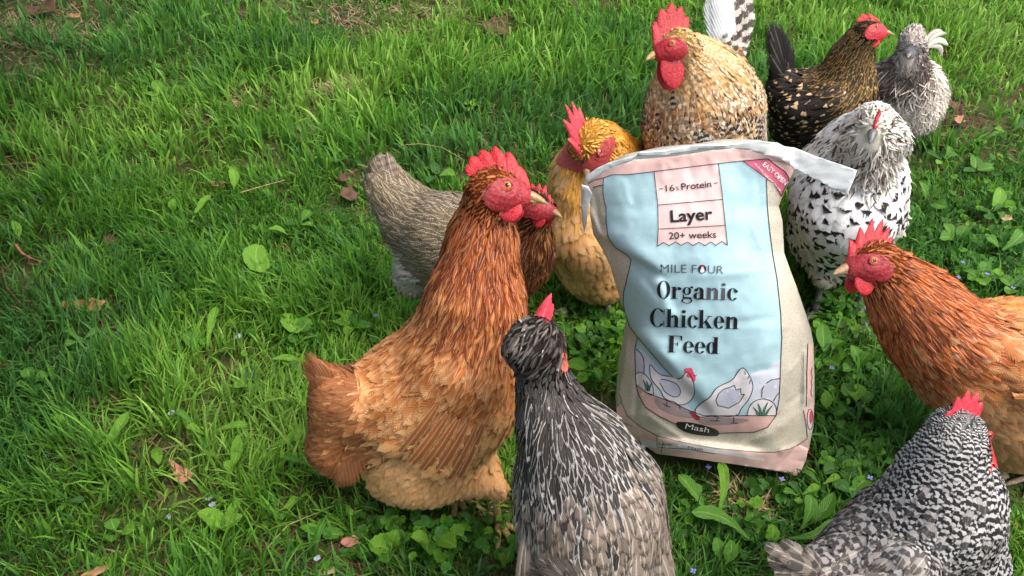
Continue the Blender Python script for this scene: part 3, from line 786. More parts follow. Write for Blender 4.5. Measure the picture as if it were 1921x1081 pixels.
M_PUPIL = plain('black pupil', (0.004, 0.004, 0.004), 0.05, 0.8, bump=0, coat=1.0)
def eye_material(name, col):
    m = N(name)
    nz = m.noise(m.obj(), 900, 2)
    return m.out(m.mix(nz, np.array(col) * 0.6, np.array(col) * 1.4), 0.08, 0.6, coat=1.0)
M_EYE = eye_material('amber iris', (0.45, 0.16, 0.03))
M_DARKEYE = eye_material('dark brown iris', (0.05, 0.02, 0.01))

def surf_nets(f, lo, hi, h):
    ax = [np.arange(lo[i], hi[i] + h, h, dtype=np.float32) for i in range(3)]
    nx, ny, nz = map(len, ax)
    G = np.stack(np.meshgrid(*ax, indexing='ij'), -1).reshape(-1, 3)
    val = f(G).reshape(nx, ny, nz)
    sgn = val < 0
    c = sgn[:-1, :-1, :-1].astype(np.int8)
    for i, j, k in ((1,0,0),(0,1,0),(0,0,1),(1,1,0),(1,0,1),(0,1,1),(1,1,1)):
        c = c + sgn[i:nx-1+i, j:ny-1+j, k:nz-1+k]
    act = (c > 0) & (c < 8)
    idx = -np.ones(act.shape, np.int64)
    ii = np.argwhere(act)
    idx[act] = np.arange(len(ii))
    V = np.stack([ax[d][ii[:, d]] + h / 2 for d in range(3)], -1).astype(np.float64)
    Q = []
    for d in range(3):
        sl0 = [slice(None)] * 3; sl1 = [slice(None)] * 3
        sl0[d] = slice(0, -1); sl1[d] = slice(1, None)
        s0, s1 = sgn[tuple(sl0)], sgn[tuple(sl1)]
        e = np.argwhere(s0 != s1)
        a, b = [(1, 2), (2, 0), (0, 1)][d]
        e = e[(e[:, a] > 0) & (e[:, b] > 0) & (e[:, a] < act.shape[a]) & (e[:, b] < act.shape[b])]
        inside = s0[tuple(e.T)]
        def cell(da, db):
            x = e.copy(); x[:, a] += da; x[:, b] += db
            return idx[tuple(x.T)]
        q = np.stack([cell(-1, -1), cell(0, -1), cell(0, 0), cell(-1, 0)], -1)
        q[~inside] = q[~inside][:, ::-1]
        Q.append(q)
    Q = np.concatenate(Q)
    Q = Q[(Q >= 0).all(1)]
    # smooth a little, then settle on the surface
    for _ in range(3):
        acc = np.zeros_like(V); cnt = np.zeros(len(V))
        for k in range(4):
            np.add.at(acc, Q[:, k], V[Q[:, (k + 1) % 4]]); np.add.at(cnt, Q[:, k], 1)
            np.add.at(acc, Q[:, k], V[Q[:, (k + 3) % 4]]); np.add.at(cnt, Q[:, k], 1)
        V = 0.4 * V + 0.6 * acc / np.maximum(cnt, 1)[:, None]
        V = settle(f, V, 0.0, 1)
    return V, Q

def grad(f, p, e=0.0015):
    g = np.stack([f(p + np.array(d)) for d in ((e, 0, 0), (0, e, 0), (0, 0, e))], -1) - f(p)[:, None]
    return unit(g)

def settle(f, V, off, it=2):
    for _ in range(it):
        V = V - grad(f, V) * (f(V) - off)[:, None]
    return V

class Shape:
    """smooth union of round cones"""
    def __init__(s, k=0.010):
        s.A, s.B, s.ra, s.rb, s.flow, s.st, s.k = [], [], [], [], [], [], k
    def add(s, a, b, ra, rb, style=None, flow=None):
        a, b = np.asarray(a, float), np.asarray(b, float)
        s.A.append(a); s.B.append(b); s.ra.append(ra); s.rb.append(rb); s.st.append(style)
        s.flow.append(unit(flow if flow is not None else (b - a) + 1e-9))
    def dist(s, p):
        p = np.asarray(p, np.float32)
        D = np.empty((len(s.A), len(p)), np.float32)
        for i in range(len(s.A)):
            a, b = s.A[i].astype(np.float32), s.B[i].astype(np.float32)
            ab = b - a; L = float(ab @ ab) + 1e-9
            t = np.clip(((p - a) @ ab) / L, 0, 1)
            D[i] = np.linalg.norm(p - a - t[:, None] * ab, axis=1) - (s.ra[i] + (s.rb[i] - s.ra[i]) * t)
        return D
    def f(s, p):
        D = s.dist(p)
        m = D.min(0)
        return (m - s.k * np.log(np.exp(-(D - m) / s.k).sum(0))).astype(np.float64)

def feather_grid(L, W, nrow, ncol, shape, r, n):
    t = np.linspace(0, 1, nrow)
    if shape == 'point': w = np.interp(t, [0, .2, .6, .85, 1], [.45, .9, 1, .62, .12])
    elif shape == 'hair': w = np.interp(t, [0, .5, 1], [.9, .8, .1])
    elif shape == 'quill': w = np.interp(t, [0, .12, .45, .85, .95, 1], [.18, .65, 1, .95, .7, .28])
    else: w = np.interp(t, [0, .2, .5, .8, .93, 1], [.35, .8, 1, .97, .75, .38])
    v = np.linspace(-1, 1, ncol)
    return t, w, v

def make_feathers(name, parent, f, roots, nrm, flow, st, origin, r):
    """st: dict of per-feather arrays. All feathers of one look joined in one mesh."""
    nrow, ncol = st['rows'], st['cols']
    n = len(roots)
    t, w, v = feather_grid(1, 1, nrow, ncol, st['shape'], r, n)
    yaw = r.normal(0, st['yaw'], n)
    fl = unit(flow - (flow * nrm).sum(1, keepdims=True) * nrm)
    sd_ = np.cross(nrm, fl)
    fl2 = fl * np.cos(yaw)[:, None] + sd_ * np.sin(yaw)[:, None]
    sd2 = np.cross(nrm, fl2)
    L = st['L'] * r.uniform(0.8, 1.2, n); Wd = st['W'] * r.uniform(0.85, 1.15, n)
    tip = r.uniform(-0.07, 0.07, (n, ncol)) * (1 if ncol > 2 else 0)
    V = np.zeros((n, nrow, ncol, 3)); U = np.zeros((n, nrow, ncol, 3)); OFF = np.zeros((n, nrow, ncol))
    lift = st['lift'] * r.uniform(0.6, 1.5, n)
    curl = r.normal(0, 0.0012, n)
    for i in range(nrow):
        for j in range(ncol):
            tt = t[i] + (tip[:, j] - 0.10 * v[j] ** 2 * (st['shape'] == 'round')) * t[i] ** 4
            V[:, i, j] = roots + fl2 * (L * (tt - 0.25))[:, None] + sd2 * (Wd * 0.5 * w[i] * v[j])[:, None]
            OFF[:, i, j] = -0.0008 + lift * tt ** st.get('lp', 1.0) - abs(v[j]) ** 2 * Wd * 0.10 + curl * v[j]
            U[:, i, j, 0], U[:, i, j, 1], U[:, i, j, 2] = t[i], v[j], st['rand']
    Vf = V.reshape(-1, 3)
    Vf = settle(f, Vf, OFF.ravel(), 2)
    base = (np.arange(n) * nrow * ncol)[:, None]
    q = (grid_faces(nrow, ncol)[None] + base[:, :, None]).reshape(-1, 4)
    rep = nrow * ncol
    ca = np.repeat(np.concatenate([st['ca'], st['shaft'][:, None]], 1), rep, 0)
    cb = np.repeat(np.concatenate([st['cb'], st['nb'][:, None]], 1), rep, 0)
    pp = np.repeat(np.stack([st['bar'], st['lace'], st['tip']], 1), rep, 0)
    bn = grad(f, Vf)
    return Vf - origin, q, ca, cb, U.reshape(-1, 3), pp, bn

DEF = dict(ca=(.3, .3, .3), cb=(.1, .1, .1), bar=0, lace=0, tip=0, shaft=0.15, nb=3.0, L=.028, W=.014, sp=.0075, lift=.0035, rows=5, cols=3,
           shape='round', yaw=.14, jit=.18, pr=1.0, tint=None, lp=1.0)

def scatter(sh, V, Q, styles, r, mask):
    """roots on the surface, spacing by style -> root, normal, flow, style index"""
    p = V[Q]
    ar = 0.5 * np.linalg.norm(np.cross(p[:, 2] - p[:, 0], p[:, 3] - p[:, 1]), axis=1)
    names = sorted(set(s for s in sh.st if s))
    sps = np.array([styles[s]['sp'] for s in names])
    smin = sps.min()
    ncand = int(ar.sum() / smin ** 2 * 2.6)
    fi = r.choice(len(Q), ncand, p=ar / ar.sum())
    a, b = r.random((2, ncand, 1))
    pts = (p[fi, 0] * (1 - a) + p[fi, 1] * a) * (1 - b) + (p[fi, 3] * (1 - a) + p[fi, 2] * a) * b
    ok = mask(pts); pts = pts[ok]
    D = sh.dist(pts)
    dm = D.min(0)
    wt = np.exp(-(D - dm) / 0.008)
    flow = unit(np.einsum('in,ij->nj', np.exp(-(D - dm) / 0.022), np.array(sh.flow)))
    wt = wt / wt.sum(0)
    cum = np.cumsum(wt, 0)
    pick = (cum < r.random(len(pts))[None]).sum(0).clip(0, len(sh.A) - 1)
    sidx = np.array([names.index(sh.st[i]) if sh.st[i] else -1 for i in range(len(sh.A))])[pick]
    ok = sidx >= 0; pts, flow, sidx = pts[ok], flow[ok], sidx[ok]
    # dart throwing in a hash grid
    cell = smin
    grid = {}
    keep = []
    K = np.floor(pts / cell).astype(int)
    for i in range(len(pts)):
        s = sps[sidx[i]]; R = int(math.ceil(s / cell))
        kx, ky, kz = K[i]; x, y, z = pts[i]; bad = False
        for dx in range(-R, R + 1):
            for dy in range(-R, R + 1):
                for dz in range(-R, R + 1):
                    for (qx, qy, qz) in grid.get((kx + dx, ky + dy, kz + dz), ()):
                        if (x - qx) ** 2 + (y - qy) ** 2 + (z - qz) ** 2 < s * s: bad = True; break
                    if bad: break
                if bad: break
            if bad: break
        if not bad:
            grid.setdefault((kx, ky, kz), []).append((x, y, z)); keep.append(i)
    keep = np.array(keep)
    pts, flow, sidx = pts[keep], flow[keep], sidx[keep]
    return pts, grad(sh.f, pts), flow, sidx, names

def blob(center, ax_x, ax_y, ax_z, n=14, m=10, fn=None):
    """closed ellipsoid-like mesh; fn(u in -1..1 along z, unit xyz)->xyz scale"""
    V = []
    for i in range(n):
        th = math.pi * i / (n - 1)
        for j in range(m):
            ph = 2 * math.pi * j / m
            V.append((math.sin(th) * math.cos(ph), math.sin(th) * math.sin(ph), math.cos(th)))
    V = np.array(V)
    if fn is not None: V = fn(V)
    Q = []
    for i in range(n - 1):
        for j in range(m):
            Q.append((i * m + j, (i + 1) * m + j, (i + 1) * m + (j + 1) % m, i * m + (j + 1) % m))
    return center + V[:, :1] * ax_x + V[:, 1:2] * ax_y + V[:, 2:] * ax_z, np.array(Q)

def tube(pts, rad, m=8, flat=1.0, up=(0, 0, 1)):
    pts = np.asarray(pts, float); n = len(pts)
    d = unit(np.gradient(pts, axis=0))
    s = unit(np.cross(d, np.array(up) + 1e-4)); u = np.cross(s, d)
    ph = np.arange(m) * 2 * math.pi / m
    V = pts[:, None] + (s[:, None] * np.cos(ph)[None, :, None] + u[:, None] * np.sin(ph)[None, :, None] * flat) * np.asarray(rad)[:, None, None]
    V = V.reshape(-1, 3)
    Q = [(i * m + j, i * m + (j + 1) % m, (i + 1) * m + (j + 1) % m, (i + 1) * m + j) for i in range(n - 1) for j in range(m)]
    V = np.concatenate([V, pts[:1], pts[-1:]])
    T = [(n * m, (j + 1) % m, j) for j in range(m)] + [(n * m + 1, (n - 1) * m + j, (n - 1) * m + (j + 1) % m) for j in range(m)]
    return V, np.array(Q), np.array(T)

def colattr(n, col, a=1.0):
    c = np.ones((n, 4)); c[:, :3] = col; c[:, 3] = a
    return {'ca': ('FLOAT_COLOR', c)}

def join(parts):
    V, Q, T, C = [], [], [], []; o = 0
    for p in parts:
        V.append(p[0]); Q.append(np.asarray(p[1]).reshape(-1, 4) + o)
        if len(p[2]): T.append(np.asarray(p[2]) + o)
        C.append(np.broadcast_to(p[3], (len(p[0]), 3)) if np.ndim(p[3]) == 1 else p[3]); o += len(p[0])
    return np.concatenate(V), [np.concatenate(Q)] + ([np.concatenate(T)] if T else []), np.concatenate(C)

def quill(root, tip, width, st, r, nvec, bend=0.08, up=None, rows=12, cols=5, arc=0.0):
    """one long tail or wing feather, root -> tip"""
    root, tip = np.asarray(root, float), np.asarray(tip, float)
    d = tip - root; L = np.linalg.norm(d); d = d / L
    n = unit(nvec - (nvec @ d) * d); s = np.cross(n, d)
    t, w, v = feather_grid(1, 1, rows, cols, st.get('shape', 'quill'), r, 1)
    V = np.zeros((rows, cols, 3)); U = np.zeros((rows, cols, 3)); rd = r.random()
    for i in range(rows):
        for j in range(cols):
            asym = 1.0 + 0.15 * np.sign(v[j])
            V[i, j] = root + d * L * (t[i] + (r.uniform(-.03, .03) if i == rows - 1 else 0) - 0.02 * v[j] ** 2) + s * (width * .5 * w[i] * v[j] * asym + arc * L * math.sin(math.pi * t[i])) \
                + n * (bend * L * math.sin(math.pi * t[i] * .9) - abs(v[j]) ** 2 * width * 0.13 + r.normal(0, .0002))
            U[i, j] = (t[i], v[j], rd)
    n_ = rows * cols
    def full(k, extra): return np.concatenate([np.tile(np.asarray(k), (n_, 1)), np.full((n_, 1), extra)], 1)
    g = r.uniform(0.85, 1.15)
    at = {'ca': ('FLOAT_COLOR', full(np.array(st['ca']) * g, st['shaft'])), 'cb': ('FLOAT_COLOR', full(st['cb'], st['nb'])),
          'uvr': ('FLOAT_VECTOR', U.reshape(-1, 3)), 'pp': ('FLOAT_VECTOR', np.tile([st['bar'], st['lace'], st['tip']], (n_, 1)))}
    return V.reshape(-1, 3), grid_faces(rows, cols), at

RED = srgb(205, 30, 50); FACE = srgb(168, 38, 50)

def chicken(label, origin, prims, head, styles, comb=None, wattle=None, face=True, quills=(), feet=None, seed=1, beakcol=((.34, .22, .10), (.5, .36, .17)),
            under=(.12, .1, .08), eye='amber', shank=(.42, .33, .12), facecol=None, combcol=None, h=0.0055, k=0.010, hair=None, maskscale=1.0, ear=(.45, .22, .16), eyes=(1, -1), roll=0.0):
    r = np.random.default_rng(seed)
    styles = {n: {**DEF, **s} for n, s in styles.items()}
    O = GP(*origin) if len(origin) == 2 else np.array(origin)
    root = thing('chicken', label, 'chicken', O)
    sh = Shape(k)
    for p in prims:
        st, a, b = p[:3]
        pa, pb = P(*a[:3]), P(*b[:3])
        fl = (pb - pa) if np.linalg.norm(pb - pa) > 1e-4 else np.array([0, 0, -1.])
        fl = unit(fl)
        if len(p) > 3: fl = unit(fl + np.array(p[3]))
        sh.add(pa, pb, a[3] * DEP(*a[:3]) / FOC - .003, b[3] * DEP(*b[:3]) / FOC - .003, st, fl)
    # head frame
    hc, ht = P(*head[0][:3]), P(*head[1][:3])
    fx = ht - hc; hs = np.linalg.norm(fx) / 0.052; fx = unit(fx)
    upv = np.array(head[2]) if len(head) > 2 else np.array([0, 0, 1.])
    fy = unit(np.cross(upv, fx)); fz = np.cross(fx, fy)
    FR = np.stack([fx, fy, fz])
    def hw(x, y, z): return hc + (fx * x + fy * y + fz * z) * hs
    hst = head[3] if len(head) > 3 else prims[0][0]
    sh.add(hw(-.002, 0, .001), hw(.010, 0, -.001), .0185 * hs, .0155 * hs, hst, -fx + np.array([0, 0, -.6]))
    sh.add(hw(.010, 0, -.002), hw(.030, 0, -.005), .0135 * hs, .0068 * hs, None if face else hst, -fx + np.array([0, 0, -.4]))
    if feet is not None:
        hip0 = np.array(sh.A[-3 if len(prims) > 2 else 0])
        for fp in feet:
            F_ = GP(fp[0], fp[1]); body = P(*fp[2])
            hock = np.array([F_[0], F_[1] + .0, .085]) * 1.0
            mid = body * .45 + hock * .55
            sh.add(mid, hock, .034, .013, fp[3] if len(fp) > 3 else prims[-1][0], [0, 0, -1])
    f = sh.f
    P0 = np.array([a for a in sh.A + sh.B]); R0 = max(max(sh.ra), max(sh.rb))
    rr = np.array(list(sh.ra) + list(sh.rb))[:, None]
    lo, hi = (P0 - rr).min(0) - .03, (P0 + rr).max(0) + .03
    V, Q = surf_nets(f, lo, hi, h)
    def facemask(p, k_=1.0):
        q = (p - hc) @ FR.T / hs
        a = ((q[:, 0] - .020) / .0245) ** 2 + ((q[:, 2] + .0065) / .0165) ** 2 + (q[:, 1] / .06) ** 2
        b = ((q[:, 0] - .003) / .0115) ** 2 + ((q[:, 2] + .013) / .012) ** 2 + (q[:, 1] / .06) ** 2
        return np.minimum(a, b) / (k_ * maskscale) ** 2
    fm = facemask(V)
    uc = np.ones((len(V), 4)); uc[:, :3] = np.where((fm < 1.1)[:, None] if face else False, FACE if facecol is None else facecol, under)
    Dv = sh.dist(V); near = Dv.argmin(0)
    sc_ = np.array([np.array(styles[t_]['ca']) * (.55 if face else .9) if t_ else np.array(under) for t_ in sh.st])
    bare_ = (fm < 1.1) if face else np.zeros(len(V), bool)
    uc[:, :3] = np.where(bare_[:, None], uc[:, :3], sc_[near])
    V = settle(f, V, np.where(bare_, -.0008, -.0035), 2)
    link('body', mesh_data('body', V - O, [Q], M_DOWN, attrs={'ca': ('FLOAT_COLOR', uc)}), root)
    # plumage
    snout = lambda p: ((p - hc) @ FR.T / hs)
    def mask(p):
        q = snout(p)
        m_ = (q[:, 0] < .029) | (np.linalg.norm(q, axis=1) > .046)
        if face: m_ &= facemask(p) > 1.0
        else:
            m_ &= (q[:, 0] < .034) | (np.linalg.norm(q, axis=1) > .05)
            e = np.minimum(np.linalg.norm(q - [.0105, .0165, -.0002], axis=1), np.linalg.norm(q - [.0105, -.0165, -.0002], axis=1))
            m_ &= e > .0085
        return m_
    pts, nr, fl, si, names = scatter(sh, V, Q, styles, r, mask)
    allV, allQ, CA, CB, UU, PPp, BN = [], [], [], [], [], [], []; off = 0
    for i, nm in enumerate(names):
        s = styles[nm]; sel = si == i
        n = int(sel.sum())
        if not n: continue
        g = np.exp(r.normal(0, s['jit'], (n, 1)))
        ca = np.array(s['ca'])[None] * g
        if s['tint'] is not None:
            kk = (r.random((n, 1)) < s.get('tp', .35)); ca = np.where(kk, np.array(s['tint'])[None] * g, ca)
        cb = np.array(s['cb'])[None] * np.exp(r.normal(0, .12, (n, 1)))
        on = (r.random(n) < s['pr']).astype(float)
        d = dict(ca=ca, cb=cb, bar=np.full(n, s['bar']) * on, lace=np.full(n, s['lace']) * on, tip=np.full(n, s['tip']) * on,
                 shaft=np.full(n, s['shaft']), nb=np.full(n, s['nb']), L=s['L'], W=s['W'], lift=s['lift'], rows=s['rows'], cols=s['cols'],
                 shape=s['shape'], yaw=s['yaw'], rand=r.random(n) * s.get('ph', 1.0), lp=s['lp'])
        # feathers near the face are short
        dh = np.linalg.norm(pts[sel] - hc, axis=1) / hs
        sc = np.clip((dh - .012) / .06, .28 if face else .5, 1)
        d['L'] = s['L'] * sc; d['W'] = s['W'] * np.clip(sc * 1.25, .4 if face else .95, 1)
        d['lift'] = s['lift'] * np.clip(sc, .5, 1)
        a = make_feathers('plumage', root, f, pts[sel], nr[sel], fl[sel], d, O, r)
        allV.append(a[0]); allQ.append(a[1] + off); off += len(a[0])
        CA.append(a[2]); CB.append(a[3]); UU.append(a[4]); PPp.append(a[5]); BN.append(a[6])
    at = {'ca': ('FLOAT_COLOR', np.concatenate(CA)), 'cb': ('FLOAT_COLOR', np.concatenate(CB)), 'uvr': ('FLOAT_VECTOR', np.concatenate(UU)), 'pp': ('FLOAT_VECTOR', np.concatenate(PPp)), 'bn': ('FLOAT_VECTOR', np.concatenate(BN))}
    link('plumage', mesh_data('plumage', np.concatenate(allV), [np.concatenate(allQ)], M_FEATH, attrs=at), root, kind='stuff')
    # face: finer skin over the bare part of the head
    if face:
        lo, hi = hc - .05 * hs, hc + .05 * hs
        ff = lambda p: f(p) - .0006
        V, Q = surf_nets(ff, lo, hi, .0016 * hs)
        fm = facemask(V)
        okv = fm < 1.25
        Q = Q[okv[Q].all(1)]
        used = np.unique(Q); mp = -np.ones(len(V), int); mp[used] = np.arange(len(used))
        V, Q = V[used], mp[Q]
        q = snout(V)
        rr_ = np.linalg.norm((q - [.0105, 0, -.0002]) * [1, .3, 1], axis=1)
        wr = np.sin(rr_ / .00095 + 2 * np.sin(np.arctan2(q[:, 2], q[:, 0] - .0105) * 3)) * .00018 + r.normal(0, .00010, len(V)) - .0009 * np.exp(-((rr_ - .0085) / .0016) ** 2) + .0005 * np.exp(-((q[:, 0] - .016) / .01) ** 2 - ((q[:, 2] + .009) / .006) ** 2)
        V = V + unit(V - hc) * (wr * hs)[:, None]
        base = FACE if facecol is None else facecol
        c = np.ones((len(V), 4)); c[:, :3] = base * (1 + .22 * np.sin(rr_ / .00095)[:, None] * (rr_ < .02)[:, None]) * np.exp(r.normal(0, .08, (len(V), 1)))
        kk = np.clip((.002 - q[:, 0]) / .012, 0, 1)[:, None]
        c[:, :3] = c[:, :3] * (1 - kk) + (base * .75 + .05) * kk
        link('face', mesh_data('face', V - O, [Q], M_SKIN, attrs={'ca': ('FLOAT_COLOR', c)}), root)
        for s_ in (1, -1):
            e0 = hw(-.0065, s_ * .0165, -.0105)
            v_, q_ = blob(e0, fx * .0058 * hs, fy * .0042 * hs, (fz * .0068 - fx * .001) * hs, 10, 10)
            link('ear_lobe', mesh_data('ear_lobe', v_ - O, [q_], M_SKIN, attrs=colattr(len(v_), ear)), root)
    for s_ in eyes:
        e0 = hw(.0105, s_ * .0125, -.0002)
        e0 = settle(f, e0[None], (-.0028 if face else -.0008) * hs, 3)[0]
        nn = grad(f, e0[None])[0]
        v_, q_ = blob(e0, fx * .0058 * hs, nn * .0052 * hs, fz * .0056 * hs, 14, 16)
        eo = link('eye', mesh_data('eye', v_ - O, [q_], M_EYE if eye == 'amber' else M_DARKEYE), root)
        v_, q_ = blob(e0 + nn * .0034 * hs, fx * .0028 * hs, nn * .0024 * hs, fz * .0028 * hs, 10, 12)
        link('pupil', mesh_data('pupil', v_ - O, [q_], M_PUPIL), eo)
        ring = [e0 + nn * .0024 * hs + (fx * math.cos(a) * .0061 + fz * math.sin(a) * .0052) * hs for a in np.linspace(0, 2 * math.pi, 21)]
        v_, q_, t_ = tube(ring, [.0012 * hs] * 21, 6)
        lc = (FACE if facecol is None else np.array(facecol)) * 1.1 if face else np.array(under) * .5
        link('eyelid', mesh_data('eyelid', v_ - O, [q_, t_], M_SKIN, attrs=colattr(len(v_), lc)), eo)
    # beak
    t = np.linspace(0, 1, 9)
    def mand(z0, drop, wid, hgt, L0, x0=.026):
        pts_ = np.array([hw(x0 + L0 * a, 0, z0 - drop * a ** 2.2) for a in t])
        rad = wid * hs * (1 - t ** 1.6) ** .75 + .0005
        v_, q_, t_ = tube(pts_, rad, 10, flat=hgt, up=fz)
        cc = np.array(beakcol[0])[None] * (1 - t[:, None]) + np.array(beakcol[1])[None] * t[:, None]
        c_ = np.concatenate([np.repeat(cc, 10, 0), cc[:1], cc[-1:]])
        return v_ - O, q_, t_, c_
    b1 = mand(-.0026, .0065, .0080, .86, .030); 
    v_, pl, c_ = join([b1])
    bk = link('beak', mesh_data('beak', v_, pl, M_HORN, attrs=colattr(len(v_), c_)), root)
    v_, pl, c_ = join([mand(-.0082, .0005, .0060, .55, .0205, .027)])
    link('lower_beak', mesh_data('lower_beak', v_, pl, M_HORN, attrs=colattr(len(v_), c_ * .9)), bk)
    for s_ in (1, -1):
        v_, q_ = blob(hw(.0325, s_ * .0046, -.0008), fx * .0019 * hs, fy * .0012 * hs, fz * .0009 * hs, 8, 8)
        link('nostril', mesh_data('nostril', v_ - O, [q_], M_PUPIL), bk)
    # comb
    if comb:
        c_ = dict(h=.024, n=6, lean=0.0, thick=.0035, x0=.032, x1=-.022, sharp=1.0, back=.9, fwd=-.1, seed=seed, lobe=.0, deep=.5)
        c_.update(comb)
        nu, nv = 90, 9
        u = np.linspace(0, 1, nu)
        x = c_['x0'] + (c_['x1'] - c_['x0']) * u
        z = np.where(x > 0, .0185 - (np.clip(x, 0, 1) / .034) ** 1.7 * .0175, .0185 - (x / .04) ** 2 * .013)
        env = np.clip(np.sin(math.pi * np.clip(u, 0.015, .985) ** .85), 0, 1) ** .55
        ph = u ** 1.15 * c_['n']
        rt = r.uniform(.7, 1.15, c_['n'] + 2)
        fr = ph - np.floor(ph)
        tooth = (1 - np.abs(2 * fr - 1)) ** c_['sharp'] * rt[np.floor(ph).astype(int)]
        hgt = c_['h'] * env * (1 - c_['deep'] + c_['deep'] * tooth)
        phi = c_['fwd'] + (c_['back'] - c_['fwd']) * u ** 1.3
        W_ = []
        for s_ in (1, -1):
            for i in range(nu):
                for j in range(nv):
                    a = j / (nv - 1)
                    th_ = c_['thick'] * (1 - a) ** .7 * (.5 + .5 * env[i]) + .0004
                    if j == nv - 1: th_ = 0.0003
                    hh = hgt[i] * a - .003
                    ly = c_['lean'] * a ** 1.7 * hgt[i] + .0012 * math.sin(u[i] * 9 + a * 3) * a
                    W_.append(hw(x[i] - math.sin(phi[i]) * hh, s_ * th_ + ly, z[i] + math.cos(phi[i]) * hh))
        W_ = np.array(W_)
        q1 = grid_faces(nu, nv); q2 = grid_faces(nu, nv, nu * nv)[:, ::-1]
        top = [(i * nv + nv - 1, (i + 1) * nv + nv - 1, nu * nv + (i + 1) * nv + nv - 1, nu * nv + i * nv + nv - 1) for i in range(nu - 1)]
        W_ = W_ + r.normal(0, .00016, W_.shape)
        cc = np.tile(RED if combcol is None else np.array(combcol), (len(W_), 1)) * np.exp(r.normal(0, .05, (len(W_), 1)))
        link('comb', mesh_data('comb', W_ - O, [np.concatenate([q1, q2, np.array(top)])], M_SKIN, attrs=colattr(len(W_), cc)), root)
    if wattle:
        w_ = dict(L=.026, W=.019, x=.021, z=-.013, splay=.25, back=0.0); w_.update(wattle)
        for s_ in (1, -1):
            top = hw(w_['x'], s_ * .0085, w_['z'])
            dn = unit(-np.array([0, 0, .6]) - fz * .8 + fy * s_ * w_['splay'] + fx * w_['back'])
            xx = unit(fx - (fx @ dn) * dn); yy = np.cross(dn, xx)
            def fn(v):
                o = v.copy(); a = (v[:, 2] + 1) / 2      # 0 bottom..1 top (z points down the wattle: flip)
                w2 = np.interp(a, [0, .25, .6, 1], [.85, .95, 1.05, .95])
                o[:, 0] *= w2; o[:, 1] += .25 * np.sin(v[:, 0] * 2.2) ; return o
            L = w_['L'] * hs
            v_, q_ = blob(top + dn * L * .45, xx * w_['W'] * .5 * hs, yy * .0028 * hs, dn * L * .55, 18, 20, fn)
            v_ = v_ + r.normal(0, .00015, v_.shape)
            link('wattle', mesh_data('wattle', v_ - O, [q_[:, ::-1]], M_SKIN, attrs=colattr(len(v_), RED if combcol is None else np.array(combcol))), root)
    # long feathers, one by one
    for qd in quills:
        nm, st, rp, tips = qd[:4]
        o_ = qd[4] if len(qd) > 4 else {}
        st = styles[st]
        rp_ = P(*rp[:3])
        nv_ = np.array(o_['n']) if 'n' in o_ else (np.array([0, 0, CAMH]) - rp_)
        for i, tp_ in enumerate(tips):
            tpos = P(*tp_[:3])
            wd_ = tp_[3] * DEP(*tp_[:3]) / FOC
            rp2 = rp_ + (P(*tp_[4][:3]) - rp_ if len(tp_) > 4 else 0) + unit(nv_) * .0016 * i
            v_, q_, at_ = quill(rp2, tpos + unit(nv_) * .0016 * i, wd_, st, r, unit(nv_) + r.normal(0, .06, 3), bend=o_.get('bend', .06), arc=o_.get('arc', 0))
            link(nm, mesh_data(nm, v_ - O, [q_], M_FEATH, attrs=at_), root)
    # legs
    if feet is not None:
        fwd = unit(np.array([fx[0], fx[1], 0]))
        for fp in feet:
            F_ = GP(fp[0], fp[1]) + np.array([0, 0, .006])
            hd = unit(np.array(fp[4] + (0,))) if len(fp) > 4 else fwd
            hock = np.array([F_[0], F_[1], .095]) - hd * .012
            pts_ = [hock + (F_ - hock) * a for a in np.linspace(0, 1, 8)]
            parts = [tube(pts_, [.0075, .0062, .0056, .0054, .0054, .0056, .0066, .0075], 10) + (np.array(shank),)]
            sdv = np.cross([0, 0, 1], hd)
            for ang, L in ((0, .062), (.55, .050), (-.55, .050), (math.pi + .2, .026)):
                dr = hd * math.cos(ang) + sdv * math.sin(ang)
                tp_ = [F_ + dr * L * a + np.array([0, 0, .004 * math.sin(math.pi * a * 1.2) - .003 * a]) for a in np.linspace(0, 1, 7)]
                parts.append(tube(tp_, [.0058, .0052, .0054, .0046, .0048, .0034, .0010], 8, flat=.8) + (np.array(shank) * .9,))
            v_, pl, c_ = join(parts)
            link('leg', mesh_data('leg', v_ - O, pl, M_SHANK, attrs=colattr(len(v_), c_)), root)
    return root, sh

# ------------------------------------------------------------------ the flock (points: photo px, photo py, distance Y, radius in photo px)
BODY = dict(rows=6, cols=5)
down = (0, 0, -.55)

